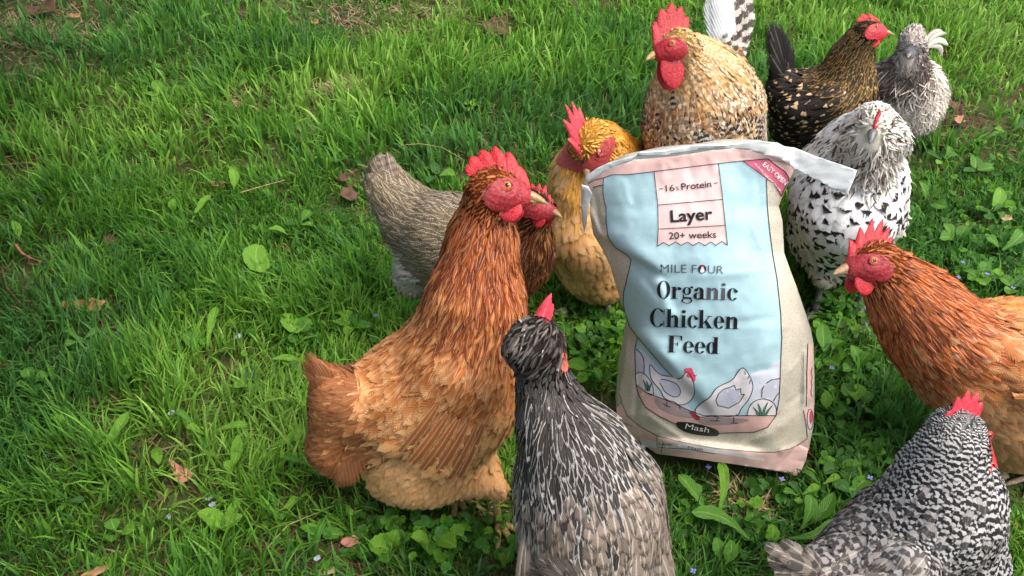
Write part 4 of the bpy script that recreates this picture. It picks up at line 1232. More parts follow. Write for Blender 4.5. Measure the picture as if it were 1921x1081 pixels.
# 1 big rust hen, centre
chicken('large rust and orange hen standing tall with raised neck left of the feed bag', (860, 960), [
    ('neck', (912, 372, .85, 42), (905, 450, .85, 62), (0, 0, -.3)),
    ('neck', (905, 450, .85, 62), (893, 560, .83, 90), (0, 0, -.3)),
    ('cape', (893, 560, .83, 82), (868, 655, .82, 108), (0, 0, -.2)),
    ('breast', (900, 640, .82, 85), (895, 730, .81, 88), (-.3, 0, -1)),
    ('back', (868, 655, .83, 98), (760, 730, .82, 92), (0, 0, -.1)),
    ('back', (760, 730, .82, 90), (695, 755, .81, 66), (0, 0, 0)),
    ('belly', (860, 760, .82, 105), (790, 850, .82, 96), (-.3, 0, -.5)),
    ('belly', (790, 850, .82, 90), (745, 880, .82, 60), (-.3, 0, -.3)),
    ('wing', (890, 690, .785, 40), (815, 850, .765, 36), (-.2, 0, 0)),
    ('wing', (850, 700, .775, 50), (745, 815, .765, 38), (-.3, 0, 0)),
    ('rump', (695, 755, .81, 66), (632, 745, .80, 40), (-.3, 0, 0)),
    ('rump', (690, 810, .81, 64), (632, 855, .80, 42), (-.3, 0, -.2)),
    ('rump', (625, 740, .785, 34), (612, 840, .785, 38), (-1.5, 0, 0)),
    ('rump', (640, 735, .79, 36), (596, 682, .79, 14), (-.5, 0, .3)),
], [(930, 354, .85), (1022, 366, .842), (0, .75, .8), 'head'], {
    'head': dict(ca=(.30, .07, .016), L=.013, W=0.00430, sp=0.00256, lift=0.00136, cols=3, rows=4, shape='point', shaft=.3, jit=0.120),
    'neck': dict(ca=(.25, .058, .014), cb=(.10, .016, .004), tint=(.38, .115, .03), tp=.25, bar=0, lace=.0, L=.034, W=0.00645, sp=0.00368, lift=0.00272, shape='point', cols=3, rows=5, shaft=.9, jit=0.195, yaw=.17),
    'cape': dict(ca=(.42, .13, .028), cb=(.70, .38, .15), tip=.45, tint=(.30, .07, .014), tp=.3, L=.036, W=0.00946, sp=0.00448, lift=0.00306, shape='point', cols=3, shaft=.7, jit=0.165, yaw=.18),
    'breast': dict(ca=(.37, .13, .037), cb=(.60, .30, .12), tip=.5, L=.030, W=0.02064, sp=0.00736, lift=0.00323, shaft=.35, jit=0.096, **BODY),
    'back': dict(ca=(.42, .155, .045), cb=(.68, .38, .17), tip=.6, L=.034, W=0.02064, sp=0.00708, lift=0.00340, shaft=.35, jit=0.090, **BODY),
    'wing': dict(ca=(.40, .14, .038), cb=(.62, .33, .14), tip=.6, L=.046, W=0.02967, sp=0.00991, lift=0.00425, shaft=.35, jit=0.120, **BODY),
    'belly': dict(ca=(.56, .29, .11), cb=(.7, .42, .2), tip=.5, L=.034, W=0.01290, sp=0.00548, lift=0.00637, shaft=.2, jit=0.084, shape='round', yaw=.3),
    'rump': dict(ca=(.23, .085, .030), cb=(.32, .13, .05), tip=.4, L=.034, W=0.01548, sp=0.00642, lift=0.00467, shaft=.2, jit=0.090, yaw=.25, shape='round', rows=5),
    'tail': dict(ca=(.24, .095, .038), cb=(.17, .062, .026), lace=.3, shaft=.04),
    'flight': dict(ca=(.33, .115, .035), cb=(.66, .36, .17), lace=.85, shaft=.6),
}, comb=dict(h=.0330, n=6, lean=.05, thick=.0048, back=1.2, fwd=.0, x0=.038, x1=-.032, deep=.30, sharp=.5), wattle=dict(L=.026, W=.026, x=.018, z=-.008),
    quills=[('tail_feather', 'tail', (690, 770, .80), [(574, 656, .79, 40), (580, 676, .785, 60), (590, 706, .78, 80), (588, 745, .775, 86), (584, 790, .775, 86), (590, 835, .775, 84), (608, 880, .775, 74), (640, 905, .775, 64), (576, 665, .80, 46)], dict(n=(-.15, -1, .35), bend=.10)),
            ('wing_feather', 'flight', (850, 730, .735), [(742, 858, .742, 26, (820, 760, .735)), (762, 876, .742, 26, (840, 775, .735)), (784, 888, .744, 26, (858, 785, .737)), (806, 897, .746, 26, (876, 790, .74)), (830, 902, .75, 24, (892, 795, .745)), (852, 898, .754, 22, (905, 792, .75))], dict(n=(.1, -1, .35), bend=.05))],
    feet=[(935, 985, (860, 860, .82), 'belly', (.5, -.85)), (855, 935, (820, 850, .86), 'belly', (.5, -.85))], seed=3, ear=(.50, .33, .24), maskscale=1.02)

# 2 brown-grey hen behind it
chicken('grey-brown hen with dark rust neck half hidden behind the large rust hen', (905, 575), [
    ('neck', (1005, 405, .98, 30), (985, 450, 1.01, 50), (0, 0, -.3)),
    ('neck', (985, 450, 1.01, 50), (965, 490, 1.05, 68), (0, 0, -.3)),
    ('breast', (975, 480, 1.04, 58), (950, 500, 1.07, 60), (0, 0, -1)),
    ('back', (940, 450, 1.09, 66), (850, 445, 1.14, 80), (0, 0, -.1)),
    ('back', (850, 445, 1.14, 78), (775, 415, 1.20, 60), (0, 0, .1)),
    ('back', (775, 410, 1.20, 58), (725, 350, 1.24, 40), (0, 0, .1)),
    ('back', (728, 350, 1.24, 36), (716, 315, 1.25, 24), (0, 0, .3)),
    ('belly', (880, 500, 1.10, 66), (810, 490, 1.16, 52), (0, 0, -.4)),
    ('fluff', (795, 500, 1.17, 42), (775, 520, 1.18, 34), (-.2, 0, -.6)),
], [(1000, 382, .98), (1053, 397, .955), (0, .7, .8), 'head'], {
    'head': dict(ca=(.05, .02, .01), L=.012, W=0.00430, sp=0.00288, lift=0.00136, rows=4, shape='point', tint=(.18, .12, .06)),
    'neck': dict(ca=(.16, .045, .012), cb=(.05, .015, .006), lace=.0, bar=0, tint=(.40, .16, .04), tp=.25, L=.030, W=0.00688, sp=0.00416, lift=0.00255, shape='point', shaft=.9, jit=0.225),
    'breast': dict(ca=(.22, .055, .014), cb=(.05, .012, .004), lace=.7, L=.026, W=0.01118, sp=0.00600, lift=0.00289, shaft=.5, jit=0.150),
    'back': dict(ca=(.125, .095, .055), cb=(.24, .19, .12), bar=.55, nb=6.0, tint=(.10, .08, .06), tp=.4, L=.028, W=0.01118, sp=0.00544, lift=0.00289, shaft=1.0, jit=0.105, yaw=.2, cols=3),
    'belly': dict(ca=(.15, .12, .09), cb=(.28, .23, .18), bar=.4, nb=5.0, L=.028, W=0.01204, sp=0.00680, lift=0.00340, jit=0.112),
    'fluff': dict(ca=(.42, .38, .33), cb=(.2, .2, .2), L=.030, W=0.00516, sp=0.00360, lift=0.00850, shape='point', yaw=.5, jit=0.165, rows=4),
    'tail': dict(ca=(.13, .10, .075), cb=(.27, .22, .17), bar=.6, nb=9, shaft=.6),
}, comb=dict(h=0.0211, n=5, thick=.003, lean=.4), wattle=dict(L=.026, W=.025, x=.022, z=-.008), quills=[
    ('tail_feather', 'tail', (765, 400, 1.20), [(700, 300, 1.24, 34), (712, 288, 1.25, 34), (728, 284, 1.25, 30), (692, 325, 1.23, 36), (690, 355, 1.22, 36), (740, 300, 1.26, 30), (695, 385, 1.22, 36)], dict(n=(-.2, -1, .3), bend=.08))],
    feet=[(890, 590, (880, 480, 1.10), 'belly'), (930, 575, (900, 480, 1.12), 'belly')], seed=4, maskscale=.95, h=.006)

# 3 buff hen by the left top corner of the bag
chicken('golden buff hen bowing its head over the top left corner of the feed bag', (1140, 590), [
    ('neck', (1113, 262, 1.24, 38), (1122, 290, 1.27, 52), (.5, 0, -.3)),
    ('hack', (1130, 268, 1.29, 42), (1190, 318, 1.38, 50), (.4, 0, -.1)),
    ('neck', (1112, 290, 1.26, 42), (1098, 345, 1.26, 60), (-.2, 0, -.8)),
    ('breast', (1096, 330, 1.27, 64), (1105, 440, 1.24, 76), (0, 0, -1)),
    ('breast', (1105, 440, 1.24, 74), (1125, 505, 1.25, 66), (0, .2, -.8)),
    ('back', (1165, 340, 1.36, 66), (1190, 420, 1.50, 66), (0, 0, -.1)),
    ('belly', (1120, 470, 1.28, 84), (1190, 500, 1.42, 64), (0, 0, -.5)),
    ('wing', (1080, 380, 1.29, 36), (1092, 470, 1.38, 40), (0, .2, -.3)),
], [(1105, 262, 1.24), (1095, 330, 1.200), (-.62, -.42, .5), 'head'], {
    'head': dict(ca=(.76, .38, .05), L=.012, W=0.00430, sp=0.00288, lift=0.00136, rows=4, shape='point'),
    'neck': dict(ca=(.72, .36, .06), cb=(.75, .5, .2), tip=.3, L=.030, W=0.00688, sp=0.00416, lift=0.00238, shape='point', shaft=.4, jit=0.090),
    'hack': dict(ca=(.80, .33, .03), cb=(.5, .18, .02), L=.036, W=0.00688, sp=0.00416, lift=0.00221, shape='point', shaft=.3, jit=0.090, yaw=.1),
    'breast': dict(ca=(.66, .37, .15), cb=(.76, .49, .26), tip=.6, tint=(.42, .22, .06), tp=.2, L=.036, W=0.02554, sp=0.00941, lift=0.00382, shaft=.25, jit=0.072, **BODY),
    'back': dict(ca=(.52, .26, .06), cb=(.6, .3, .1), L=.034, W=0.02090, sp=0.00806, lift=0.00340, jit=0.072),
    'belly': dict(ca=(.36, .20, .065), cb=(.45, .28, .11), tip=.5, L=.036, W=0.02322, sp=0.00896, lift=0.00510, jit=0.084, yaw=.2),
    'wing': dict(ca=(.50, .28, .08), cb=(.62, .4, .16), lace=.5, L=.045, W=0.02786, sp=0.01075, lift=0.00425, jit=0.072, **BODY),
    'tail': dict(ca=(.5, .25, .06), cb=(.3, .12, .03), shaft=.4),
}, comb=dict(h=.060, n=5, thick=.0055, x0=.036, x1=-.022, back=1.15, fwd=.35, deep=.4, lean=.0), wattle=dict(L=.022, W=.018, x=.014, z=-.008), seed=5, combcol=srgb(232, 84, 104),
    facecol=srgb(205, 96, 92), beakcol=((.5, .28, .2), (.62, .42, .30)), feet=[(1138, 600, (1135, 500, 1.27), 'belly', (-.2, -1)), (1215, 585, (1190, 480, 1.35), 'belly', (-.2, -1))],
    shank=(.5, .47, .42), quills=[('tail_feather', 'tail', (1195, 400, 1.5), [(1205, 330, 1.62, 30), (1215, 335, 1.62, 30), (1195, 335, 1.63, 30), (1185, 345, 1.63, 30), (1225, 345, 1.62, 30)], dict(n=(0, -1, .3)))], ear=(.6, .42, .25), h=.006)

# 4 rooster
chicken('big cream, gold and grey speckled rooster with a dark red comb behind the feed bag', (1330, 480), [
    ('hack', (1276, 92, 1.29, 34), (1300, 130, 1.31, 60), (.4, 0, -.5)),
    ('hack', (1300, 130, 1.31, 60), (1318, 175, 1.33, 88), (.3, 0, -.5)),
    ('hack', (1335, 130, 1.36, 46), (1372, 190, 1.42, 52), (.5, .2, -.4)),
    ('breast', (1312, 190, 1.32, 92), (1312, 232, 1.32, 104), (0, 0, -1)),
    ('dark', (1318, 222, 1.325, 108), (1320, 330, 1.36, 110), (0, 0, -1)),
    ('side', (1378, 200, 1.40, 54), (1392, 260, 1.48, 46), (.2, .3, -.5)),
    ('back', (1340, 180, 1.44, 70), (1365, 200, 1.60, 70), (0, 0, .1)),
    ('back', (1365, 195, 1.60, 60), (1385, 150, 1.72, 34), (0, 0, .4)),
    ('dark', (1320, 340, 1.40, 90), (1340, 330, 1.55, 80), (0, .2, -.6)),
], [(1268, 84, 1.28), (1211, 103, 1.265), (0, .65, .8), 'head'], {
    'head': dict(ca=(.55, .34, .11), cb=(.22, .10, .03), tip=.9, L=.014, W=0.00516, sp=0.00352, lift=0.00153, rows=4, shape='point', jit=0.112),
    'hack': dict(ca=(.70, .46, .22), cb=(.30, .13, .04), bar=.55, nb=3.0, tint=(.75, .60, .38), tp=.35, L=.040, W=0.00860, sp=0.00496, lift=0.00272, shape='point', shaft=.2, jit=0.112, yaw=.14),
    'breast': dict(ca=(.66, .53, .38), cb=(.13, .07, .035), bar=.7, nb=2.2, tint=(.44, .24, .10), tp=.25, L=.034, W=0.01118, sp=0.00560, lift=0.00289, jit=0.112, yaw=.2),
    'dark': dict(ca=(.40, .35, .30), cb=(.028, .022, .018), bar=1, nb=3.2, tint=(.34, .19, .09), tp=.10, L=.032, W=0.01462, sp=0.00640, lift=0.00289, jit=0.150, yaw=.2),
    'side': dict(ca=(.62, .55, .46), cb=(.20, .14, .1), bar=.7, nb=3.0, L=.045, W=0.01290, sp=0.00640, lift=0.00340, jit=0.120, shape='point', shaft=.4),
    'back': dict(ca=(.62, .44, .22), cb=(.06, .04, .03), bar=.8, nb=3, L=.04, W=0.01204, sp=0.00720, lift=0.00340, jit=0.120, shape='point'),
    'tailw': dict(ca=(.80, .84, .88), cb=(.12, .1, .09), bar=0, shaft=.3, jit=0.075),
    'tail': dict(ca=(.50, .46, .42), cb=(.035, .03, .028), bar=.95, nb=5.0, shaft=.3),
    'saddle': dict(ca=(.46, .22, .07), cb=(.03, .022, .02), bar=.8, nb=4.0, shaft=.2),
}, comb=dict(h=0.0528, n=5, thick=.006, x0=.037, x1=-.026, back=.75, fwd=-.05, deep=.28, sharp=.6, lean=.1), wattle=dict(L=.058, W=.038, x=.017, z=-.008, splay=.1),
    combcol=srgb(190, 18, 45), facecol=srgb(186, 30, 50), beakcol=((.62, .42, .16), (.75, .58, .32)), seed=6, ear=(.6, .45, .3), h=.006,
    quills=[('tail_feather', 'tailw', (1362, 130, 1.68), [(1333, -8, 1.72, 38), (1350, -25, 1.72, 40), (1368, -30, 1.73, 34)], dict(n=(0, -1, .25))),
            ('tail_feather', 'tail', (1378, 130, 1.70), [(1385, -30, 1.76, 40), (1402, -18, 1.77, 44), (1408, 5, 1.78, 40), (1395, 12, 1.74, 36), (1376, 0, 1.72, 36)], dict(n=(0, -1, .25))),
            ('tail_covert', 'tail', (1372, 150, 1.66), [(1392, 50, 1.72, 26), (1376, 55, 1.70, 26), (1360, 62, 1.69, 24), (1398, 78, 1.72, 24)], dict(n=(0, -1, .25))),
            ('tail_covert', 'saddle', (1384, 175, 1.62), [(1388, 88, 1.69, 26), (1398, 108, 1.69, 24), (1378, 100, 1.66, 24)], dict(n=(0, -1, .25)))],
    feet=[(1290, 470, (1310, 350, 1.38), 'dark'), (1375, 470, (1350, 350, 1.42), 'dark')])

# 5 black and gold hen
chicken('black hen with gold-laced neck and speckled back walking in behind the rooster', (1540, 300), [
    ('neck', (1612, 78, 1.69, 30), (1596, 110, 1.70, 37), (0, 0, -.3)),
    ('neck', (1596, 110, 1.70, 37), (1582, 160, 1.70, 55), (-.2, 0, -.4)),
    ('breast', (1588, 165, 1.70, 50), (1570, 215, 1.70, 60), (-.3, 0, -.8)),
    ('back', (1570, 185, 1.71, 58), (1510, 195, 1.72, 62), (0, 0, -.15)),
    ('back', (1510, 190, 1.72, 60), (1476, 175, 1.73, 38), (0, 0, 0)),
    ('tailb', (1474, 165, 1.73, 32), (1464, 135, 1.74, 20), (0, 0, 0)),
    ('belly', (1550, 225, 1.71, 58), (1490, 235, 1.72, 46), (-.3, 0, -.4)),
    ('wing', (1560, 190, 1.655, 32), (1490, 205, 1.665, 28), (0, 0, 0)),
], [(1627, 57, 1.69), (1675, 58, 1.68), (0, .6, .8), 'head'], {
    'head': dict(ca=(.06, .035, .015), L=.013, W=0.00430, sp=0.00336, lift=0.00136, rows=4, shape='point', tint=(.25, .14, .04)),
    'neck': dict(ca=(.028, .018, .010), cb=(.55, .35, .12), lace=.62, L=.036, W=0.00946, sp=0.00528, lift=0.00272, shape='point', jit=0.150, yaw=.12, shaft=.1, tint=(.10, .045, .012), tp=.06),
    'breast': dict(ca=(.016, .013, .010), cb=(.60, .42, .22), tip=1.4, pr=.7, L=.032, W=0.01118, sp=0.00920, lift=0.00255, jit=0.150),
    'back': dict(ca=(.014, .011, .010), cb=(.50, .34, .17), tip=1.4, pr=.6, L=.034, W=0.01032, sp=0.00920, lift=0.00289, jit=0.150, shaft=.05),
    'wing': dict(ca=(.014, .011, .010), cb=(.58, .42, .25), tip=1.4, pr=.6, L=.042, W=0.01376, sp=0.01120, lift=0.00340, jit=0.150, shaft=.05),
    'tailb': dict(ca=(.014, .012, .011), cb=(.3, .2, .1), tip=.6, pr=.3, L=.035, W=0.01290, sp=0.00880, lift=0.00340),
    'belly': dict(ca=(.016, .013, .011), cb=(.42, .3, .16), tip=.9, pr=.4, L=.032, W=0.01462, sp=0.01040, lift=0.00340),
    'tail': dict(ca=(.013, .012, .013), cb=(.02, .02, .02), shaft=.3),
}, comb=dict(h=0.0264, n=4, thick=.003, back=.9, fwd=.2, deep=.25), wattle=dict(L=.028, W=.026, x=.014, z=-.010), seed=7, h=.007, ear=(.5, .3, .25), combcol=srgb(228, 40, 60), facecol=srgb(212, 52, 70),
    quills=[('tail_feather', 'tail', (1482, 165, 1.73), [(1440, 45, 1.74, 26), (1449, 40, 1.745, 26), (1459, 45, 1.75, 26), (1470, 62, 1.75, 26), (1480, 82, 1.76, 26), (1440, 70, 1.735, 26), (1442, 100, 1.73, 26)], dict(n=(0, -1, .2), bend=.03))],
    feet=[(1520, 305, (1530, 220, 1.70), 'belly'), (1560, 305, (1550, 220, 1.74), 'belly')])

# 6 fluffy grey bantam
chicken('small fluffy pale grey bantam with grey puffed face standing farthest back on the right', (1702, 262), [
    ('dark', (1710, 112, 1.84, 27), (1702, 150, 1.85, 38), (0, 0, -.6)),
    ('dark', (1700, 130, 1.85, 30), (1668, 150, 1.86, 34), (-.3, 0, -.6)),
    ('body', (1705, 165, 1.87, 52), (1708, 205, 1.87, 50), (0, 0, -1)),
    ('body', (1680, 175, 1.90, 42), (1670, 200, 1.96, 38), (0, 0, -.4)),
    ('body', (1738, 170, 1.92, 30), (1742, 195, 1.97, 26), (0, 0, -.5)),
    ('body', (1705, 160, 1.95, 42), (1715, 150, 2.02, 34), (0, 0, .2)),
    ('beard', (1700, 112, 1.815, 13), (1701, 122, 1.812, 12), (0, 0, -1)),
    ('crest', (1712, 72, 1.84, 20), (1714, 62, 1.85, 16), (0, .3, .8)),
], [(1711, 90, 1.835), (1705, 101, 1.79), (0, 0, 1), 'face'], {
    'face': dict(ca=(.20, .20, .21), L=.012, W=0.00136, sp=0.00234, lift=0.00680, shape='hair', cols=2, rows=4, yaw=.8, jit=0.225),
    'crest': dict(ca=(.62, .56, .51), L=.018, W=0.00136, sp=0.00220, lift=0.00850, shape='hair', cols=2, rows=4, yaw=.7, jit=0.150),
    'beard': dict(ca=(.60, .53, .48), L=.018, W=0.00136, sp=0.00206, lift=0.00765, shape='hair', cols=2, rows=4, yaw=.6, jit=0.165),
    'dark': dict(ca=(.20, .16, .135), tint=(.32, .26, .22), L=.024, W=0.00186, sp=0.00289, lift=0.00765, shape='hair', cols=2, rows=4, yaw=.5, jit=0.225),
    'body': dict(ca=(.86, .77, .69), tint=(.70, .64, .61), tp=.3, L=.036, W=0.00297, sp=0.00316, lift=0.01190, shape='hair', cols=2, rows=5, yaw=.6, jit=0.120),
    'tail': dict(ca=(.60, .57, .52), cb=(.4, .4, .4), shaft=.2),
}, face=False, seed=8, h=.006, eye='dark', under=(.3, .28, .27), beakcol=((.12, .13, .15), (.25, .26, .28)),
    quills=[('tail_feather', 'tail', (1738, 90, 1.98), [(1776, 62, 2.0, 11), (1778, 84, 2.0, 12), (1766, 104, 2.0, 10)], dict(n=(0, -1, .2), arc=.22)), 
            ('tail_feather', 'tail', (1735, 80, 1.98), [(1768, 58, 2.0, 10)], dict(n=(0, -1, .2), arc=.2))],
    feet=[(1690, 262, (1700, 205, 1.88), 'body'), (1722, 262, (1712, 205, 1.9), 'body')])

# 7 white hen with black spots
chicken('white hen with black spangles and a bearded face, right behind the feed bag', (1575, 585), [
    ('beard', (1640, 270, 1.21, 32), (1630, 312, 1.22, 36), (0, 0, -1)),
    ('cheek', (1612, 258, 1.22, 30), (1600, 275, 1.24, 26), (-1, 0, -.4)),
    ('cheek', (1668, 258, 1.22, 28), (1682, 268, 1.24, 22), (1, 0, -.4)),
    ('neck', (1640, 232, 1.27, 44), (1610, 285, 1.34, 66), (-.3, 0, -.4)),
    ('neck', (1600, 280, 1.33, 62), (1560, 330, 1.36, 74), (-.4, 0, -.5)),
    ('breast', (1610, 330, 1.26, 70), (1592, 400, 1.24, 86), (0, 0, -1)),
    ('breast', (1592, 390, 1.25, 92), (1580, 448, 1.27, 74), (0, .2, -1)),
    ('breast', (1545, 370, 1.31, 60), (1535, 440, 1.32, 56), (-.2, 0, -1)),
    ('wing', (1662, 320, 1.32, 38), (1668, 420, 1.42, 32), (.1, .3, -.6)),
    ('back', (1600, 340, 1.40, 92), (1600, 380, 1.58, 80), (0, 0, -.1)),
    ('belly', (1585, 455, 1.30, 62), (1600, 440, 1.45, 62), (0, .1, -.6)),
], [(1644, 222, 1.22), (1635, 259, 1.172), (.12, .2, 1), 'crown'], {
    'crown': dict(ca=(.66, .66, .56), cb=(.03, .03, .03), tip=1.75, pr=.4, L=.020, W=0.00516, sp=0.00384, lift=0.00510, shape='point', yaw=.5, jit=0.075),
    'beard': dict(ca=(.88, .84, .76), tint=(.12, .10, .09), tp=.22, L=.026, W=0.00260, sp=0.00289, lift=0.00765, shape='hair', rows=5, yaw=.45, jit=0.135),
    'cheek': dict(ca=(.90, .88, .83), tint=(.10, .09, .08), tp=.25, L=.034, W=0.00248, sp=0.00275, lift=0.00935, shape='hair', rows=5, yaw=.4, jit=0.112),
    'neck': dict(ca=(.76, .79, .82), cb=(.012, .012, .014), tip=1.75, pr=.42, L=.042, W=0.01204, sp=0.00760, lift=0.00340, shape='point', jit=0.045, yaw=.2, shaft=0),
    'breast': dict(ca=(.76, .79, .82), cb=(.014, .014, .016), tip=1.75, pr=.52, L=.034, W=0.02270, sp=0.00994, lift=0.00467, jit=0.053, shaft=0, yaw=.25, **BODY),
    'wing': dict(ca=(.78, .79, .80), cb=(.014, .014, .016), tip=1.75, pr=.3, L=.05, W=0.02580, sp=0.01210, lift=0.00510, jit=0.053, shaft=0, **BODY),
    'back': dict(ca=(.76, .79, .82), cb=(.014, .014, .016), tip=1.75, pr=.52, L=.04, W=0.02270, sp=0.01080, lift=0.00340, jit=0.053),
    'belly': dict(ca=(.55, .54, .50), cb=(.02, .02, .02), tip=1.75, pr=.2, L=.036, W=0.00860, sp=0.00640, lift=0.00765, jit=0.090, shape='point', yaw=.35),
    'tail': dict(ca=(.75, .76, .78), cb=(.02, .02, .02), tip=1, shaft=.2),
}, face=False, seed=9, comb=dict(h=0.0180, n=3, thick=.0055, x0=.034, x1=.006, back=.2, deep=.2), beakcol=((.10, .11, .13), (.20, .21, .24)), eye='dark', under=(.6, .58, .54), h=.006,
    combcol=srgb(228, 72, 92), shank=(.16, .17, .19), feet=[(1527, 590, (1555, 440, 1.30), 'belly', (-.2, -1)), (1608, 578, (1610, 440, 1.32), 'belly', (0, -1))],
    quills=[('tail_feather', 'tail', (1600, 350, 1.60), [(1590, 300, 1.72, 30), (1602, 296, 1.72, 30), (1614, 300, 1.72, 30), (1580, 310, 1.71, 30)], dict(n=(0, -1, .3)))])

# 8 rust hen on the right
chicken('bright rust hen with saw-toothed comb leaning in from the right edge', (1885, 905), [
    ('neck', (1650, 500, .90, 40), (1682, 535, .90, 56), (.2, 0, -.4)),
    ('neck', (1682, 535, .90, 56), (1722, 580, .90, 78), (.2, 0, -.4)),
    ('neck', (1722, 580, .90, 76), (1765, 620, .89, 84), (.3, 0, -.3)),
    ('breast', (1735, 630, .89, 74), (1790, 690, .88, 84), (.5, 0, -.6)),
    ('back', (1790, 640, .90, 78), (1900, 670, .90, 108), (.1, 0, -.1)),
    ('back', (1900, 670, .90, 106), (2040, 670, .91, 88), (.1, 0, 0)),
    ('wing', (1830, 655, .86, 60), (1960, 700, .835, 50), (.2, 0, 0)),
    ('wing', (1850, 710, .86, 60), (1980, 750, .835, 46), (.2, 0, 0)),
    ('belly', (1840, 720, .88, 90), (1920, 770, .87, 100), (.3, 0, -.5)),
    ('belly', (1910, 800, .87, 84), (1990, 800, .88, 70), (.3, 0, -.5)),
    ('back', (2040, 660, .91, 76), (2110, 620, .92, 44), (0, 0, .2)),
], [(1640, 490, .90), (1566, 501, .888), (0, .7, .8), 'head'], {
    'head': dict(ca=(.26, .055, .012), L=.013, W=0.00430, sp=0.00272, lift=0.00136, rows=4, shape='point', shaft=.3, jit=0.150),
    'neck': dict(ca=(.34, .088, .017), cb=(.12, .02, .004), tint=(.22, .045, .009), tp=.3, L=.036, W=0.00671, sp=0.00368, lift=0.00255, shape='point', shaft=.95, jit=0.195, yaw=.14),
    'breast': dict(ca=(.30, .115, .040), cb=(.46, .23, .10), tip=.5, L=.030, W=0.01935, sp=0.00708, lift=0.00289, shaft=.5, jit=0.090, **BODY),
    'back': dict(ca=(.43, .145, .030), cb=(.70, .36, .12), tip=.55, L=.036, W=0.02064, sp=0.00736, lift=0.00340, shaft=.4, jit=0.090, **BODY),
    'wing': dict(ca=(.36, .125, .034), cb=(.52, .25, .10), tip=.6, L=.048, W=0.03225, sp=0.01086, lift=0.00425, shaft=.4, jit=0.120, **BODY),
    'belly': dict(ca=(.40, .20, .085), cb=(.52, .30, .15), tip=.5, L=.036, W=0.01806, sp=0.00708, lift=0.00510, jit=0.084, shape='round', yaw=.25),
    'flight': dict(ca=(.36, .13, .04), cb=(.6, .32, .14), lace=.8, shaft=.5),
    'tail': dict(ca=(.25, .08, .02), cb=(.1, .03, .01), lace=.5, shaft=.4),
}, comb=dict(h=0.0422, n=6, thick=.0038, x0=.036, x1=-.024, back=.95, fwd=.0, deep=.5, sharp=.9), wattle=dict(L=.030, W=.026, x=.020, z=-.009), seed=10, ear=(.62, .40, .28), maskscale=1.0,
    beakcol=((.42, .20, .10), (.60, .42, .28)),
    quills=[('wing_feather', 'flight', (1900, 745, .80), [(2060, 800, .80, 34), (2070, 780, .80, 34), (2075, 755, .80, 34), (2078, 730, .80, 34)], dict(n=(0, -1, .3))),
            ('tail_feather', 'tail', (2080, 640, .9), [(2170, 540, .93, 46), (2185, 560, .93, 46), (2195, 585, .93, 46), (2160, 530, .92, 46)], dict(n=(0, -1, .3)))],
    feet=[(1868, 905, (1900, 800, .87), 'belly', (-1, -.2)), (1945, 900, (1930, 800, .90), 'belly', (-1, -.2))], shank=(.55, .42, .33))

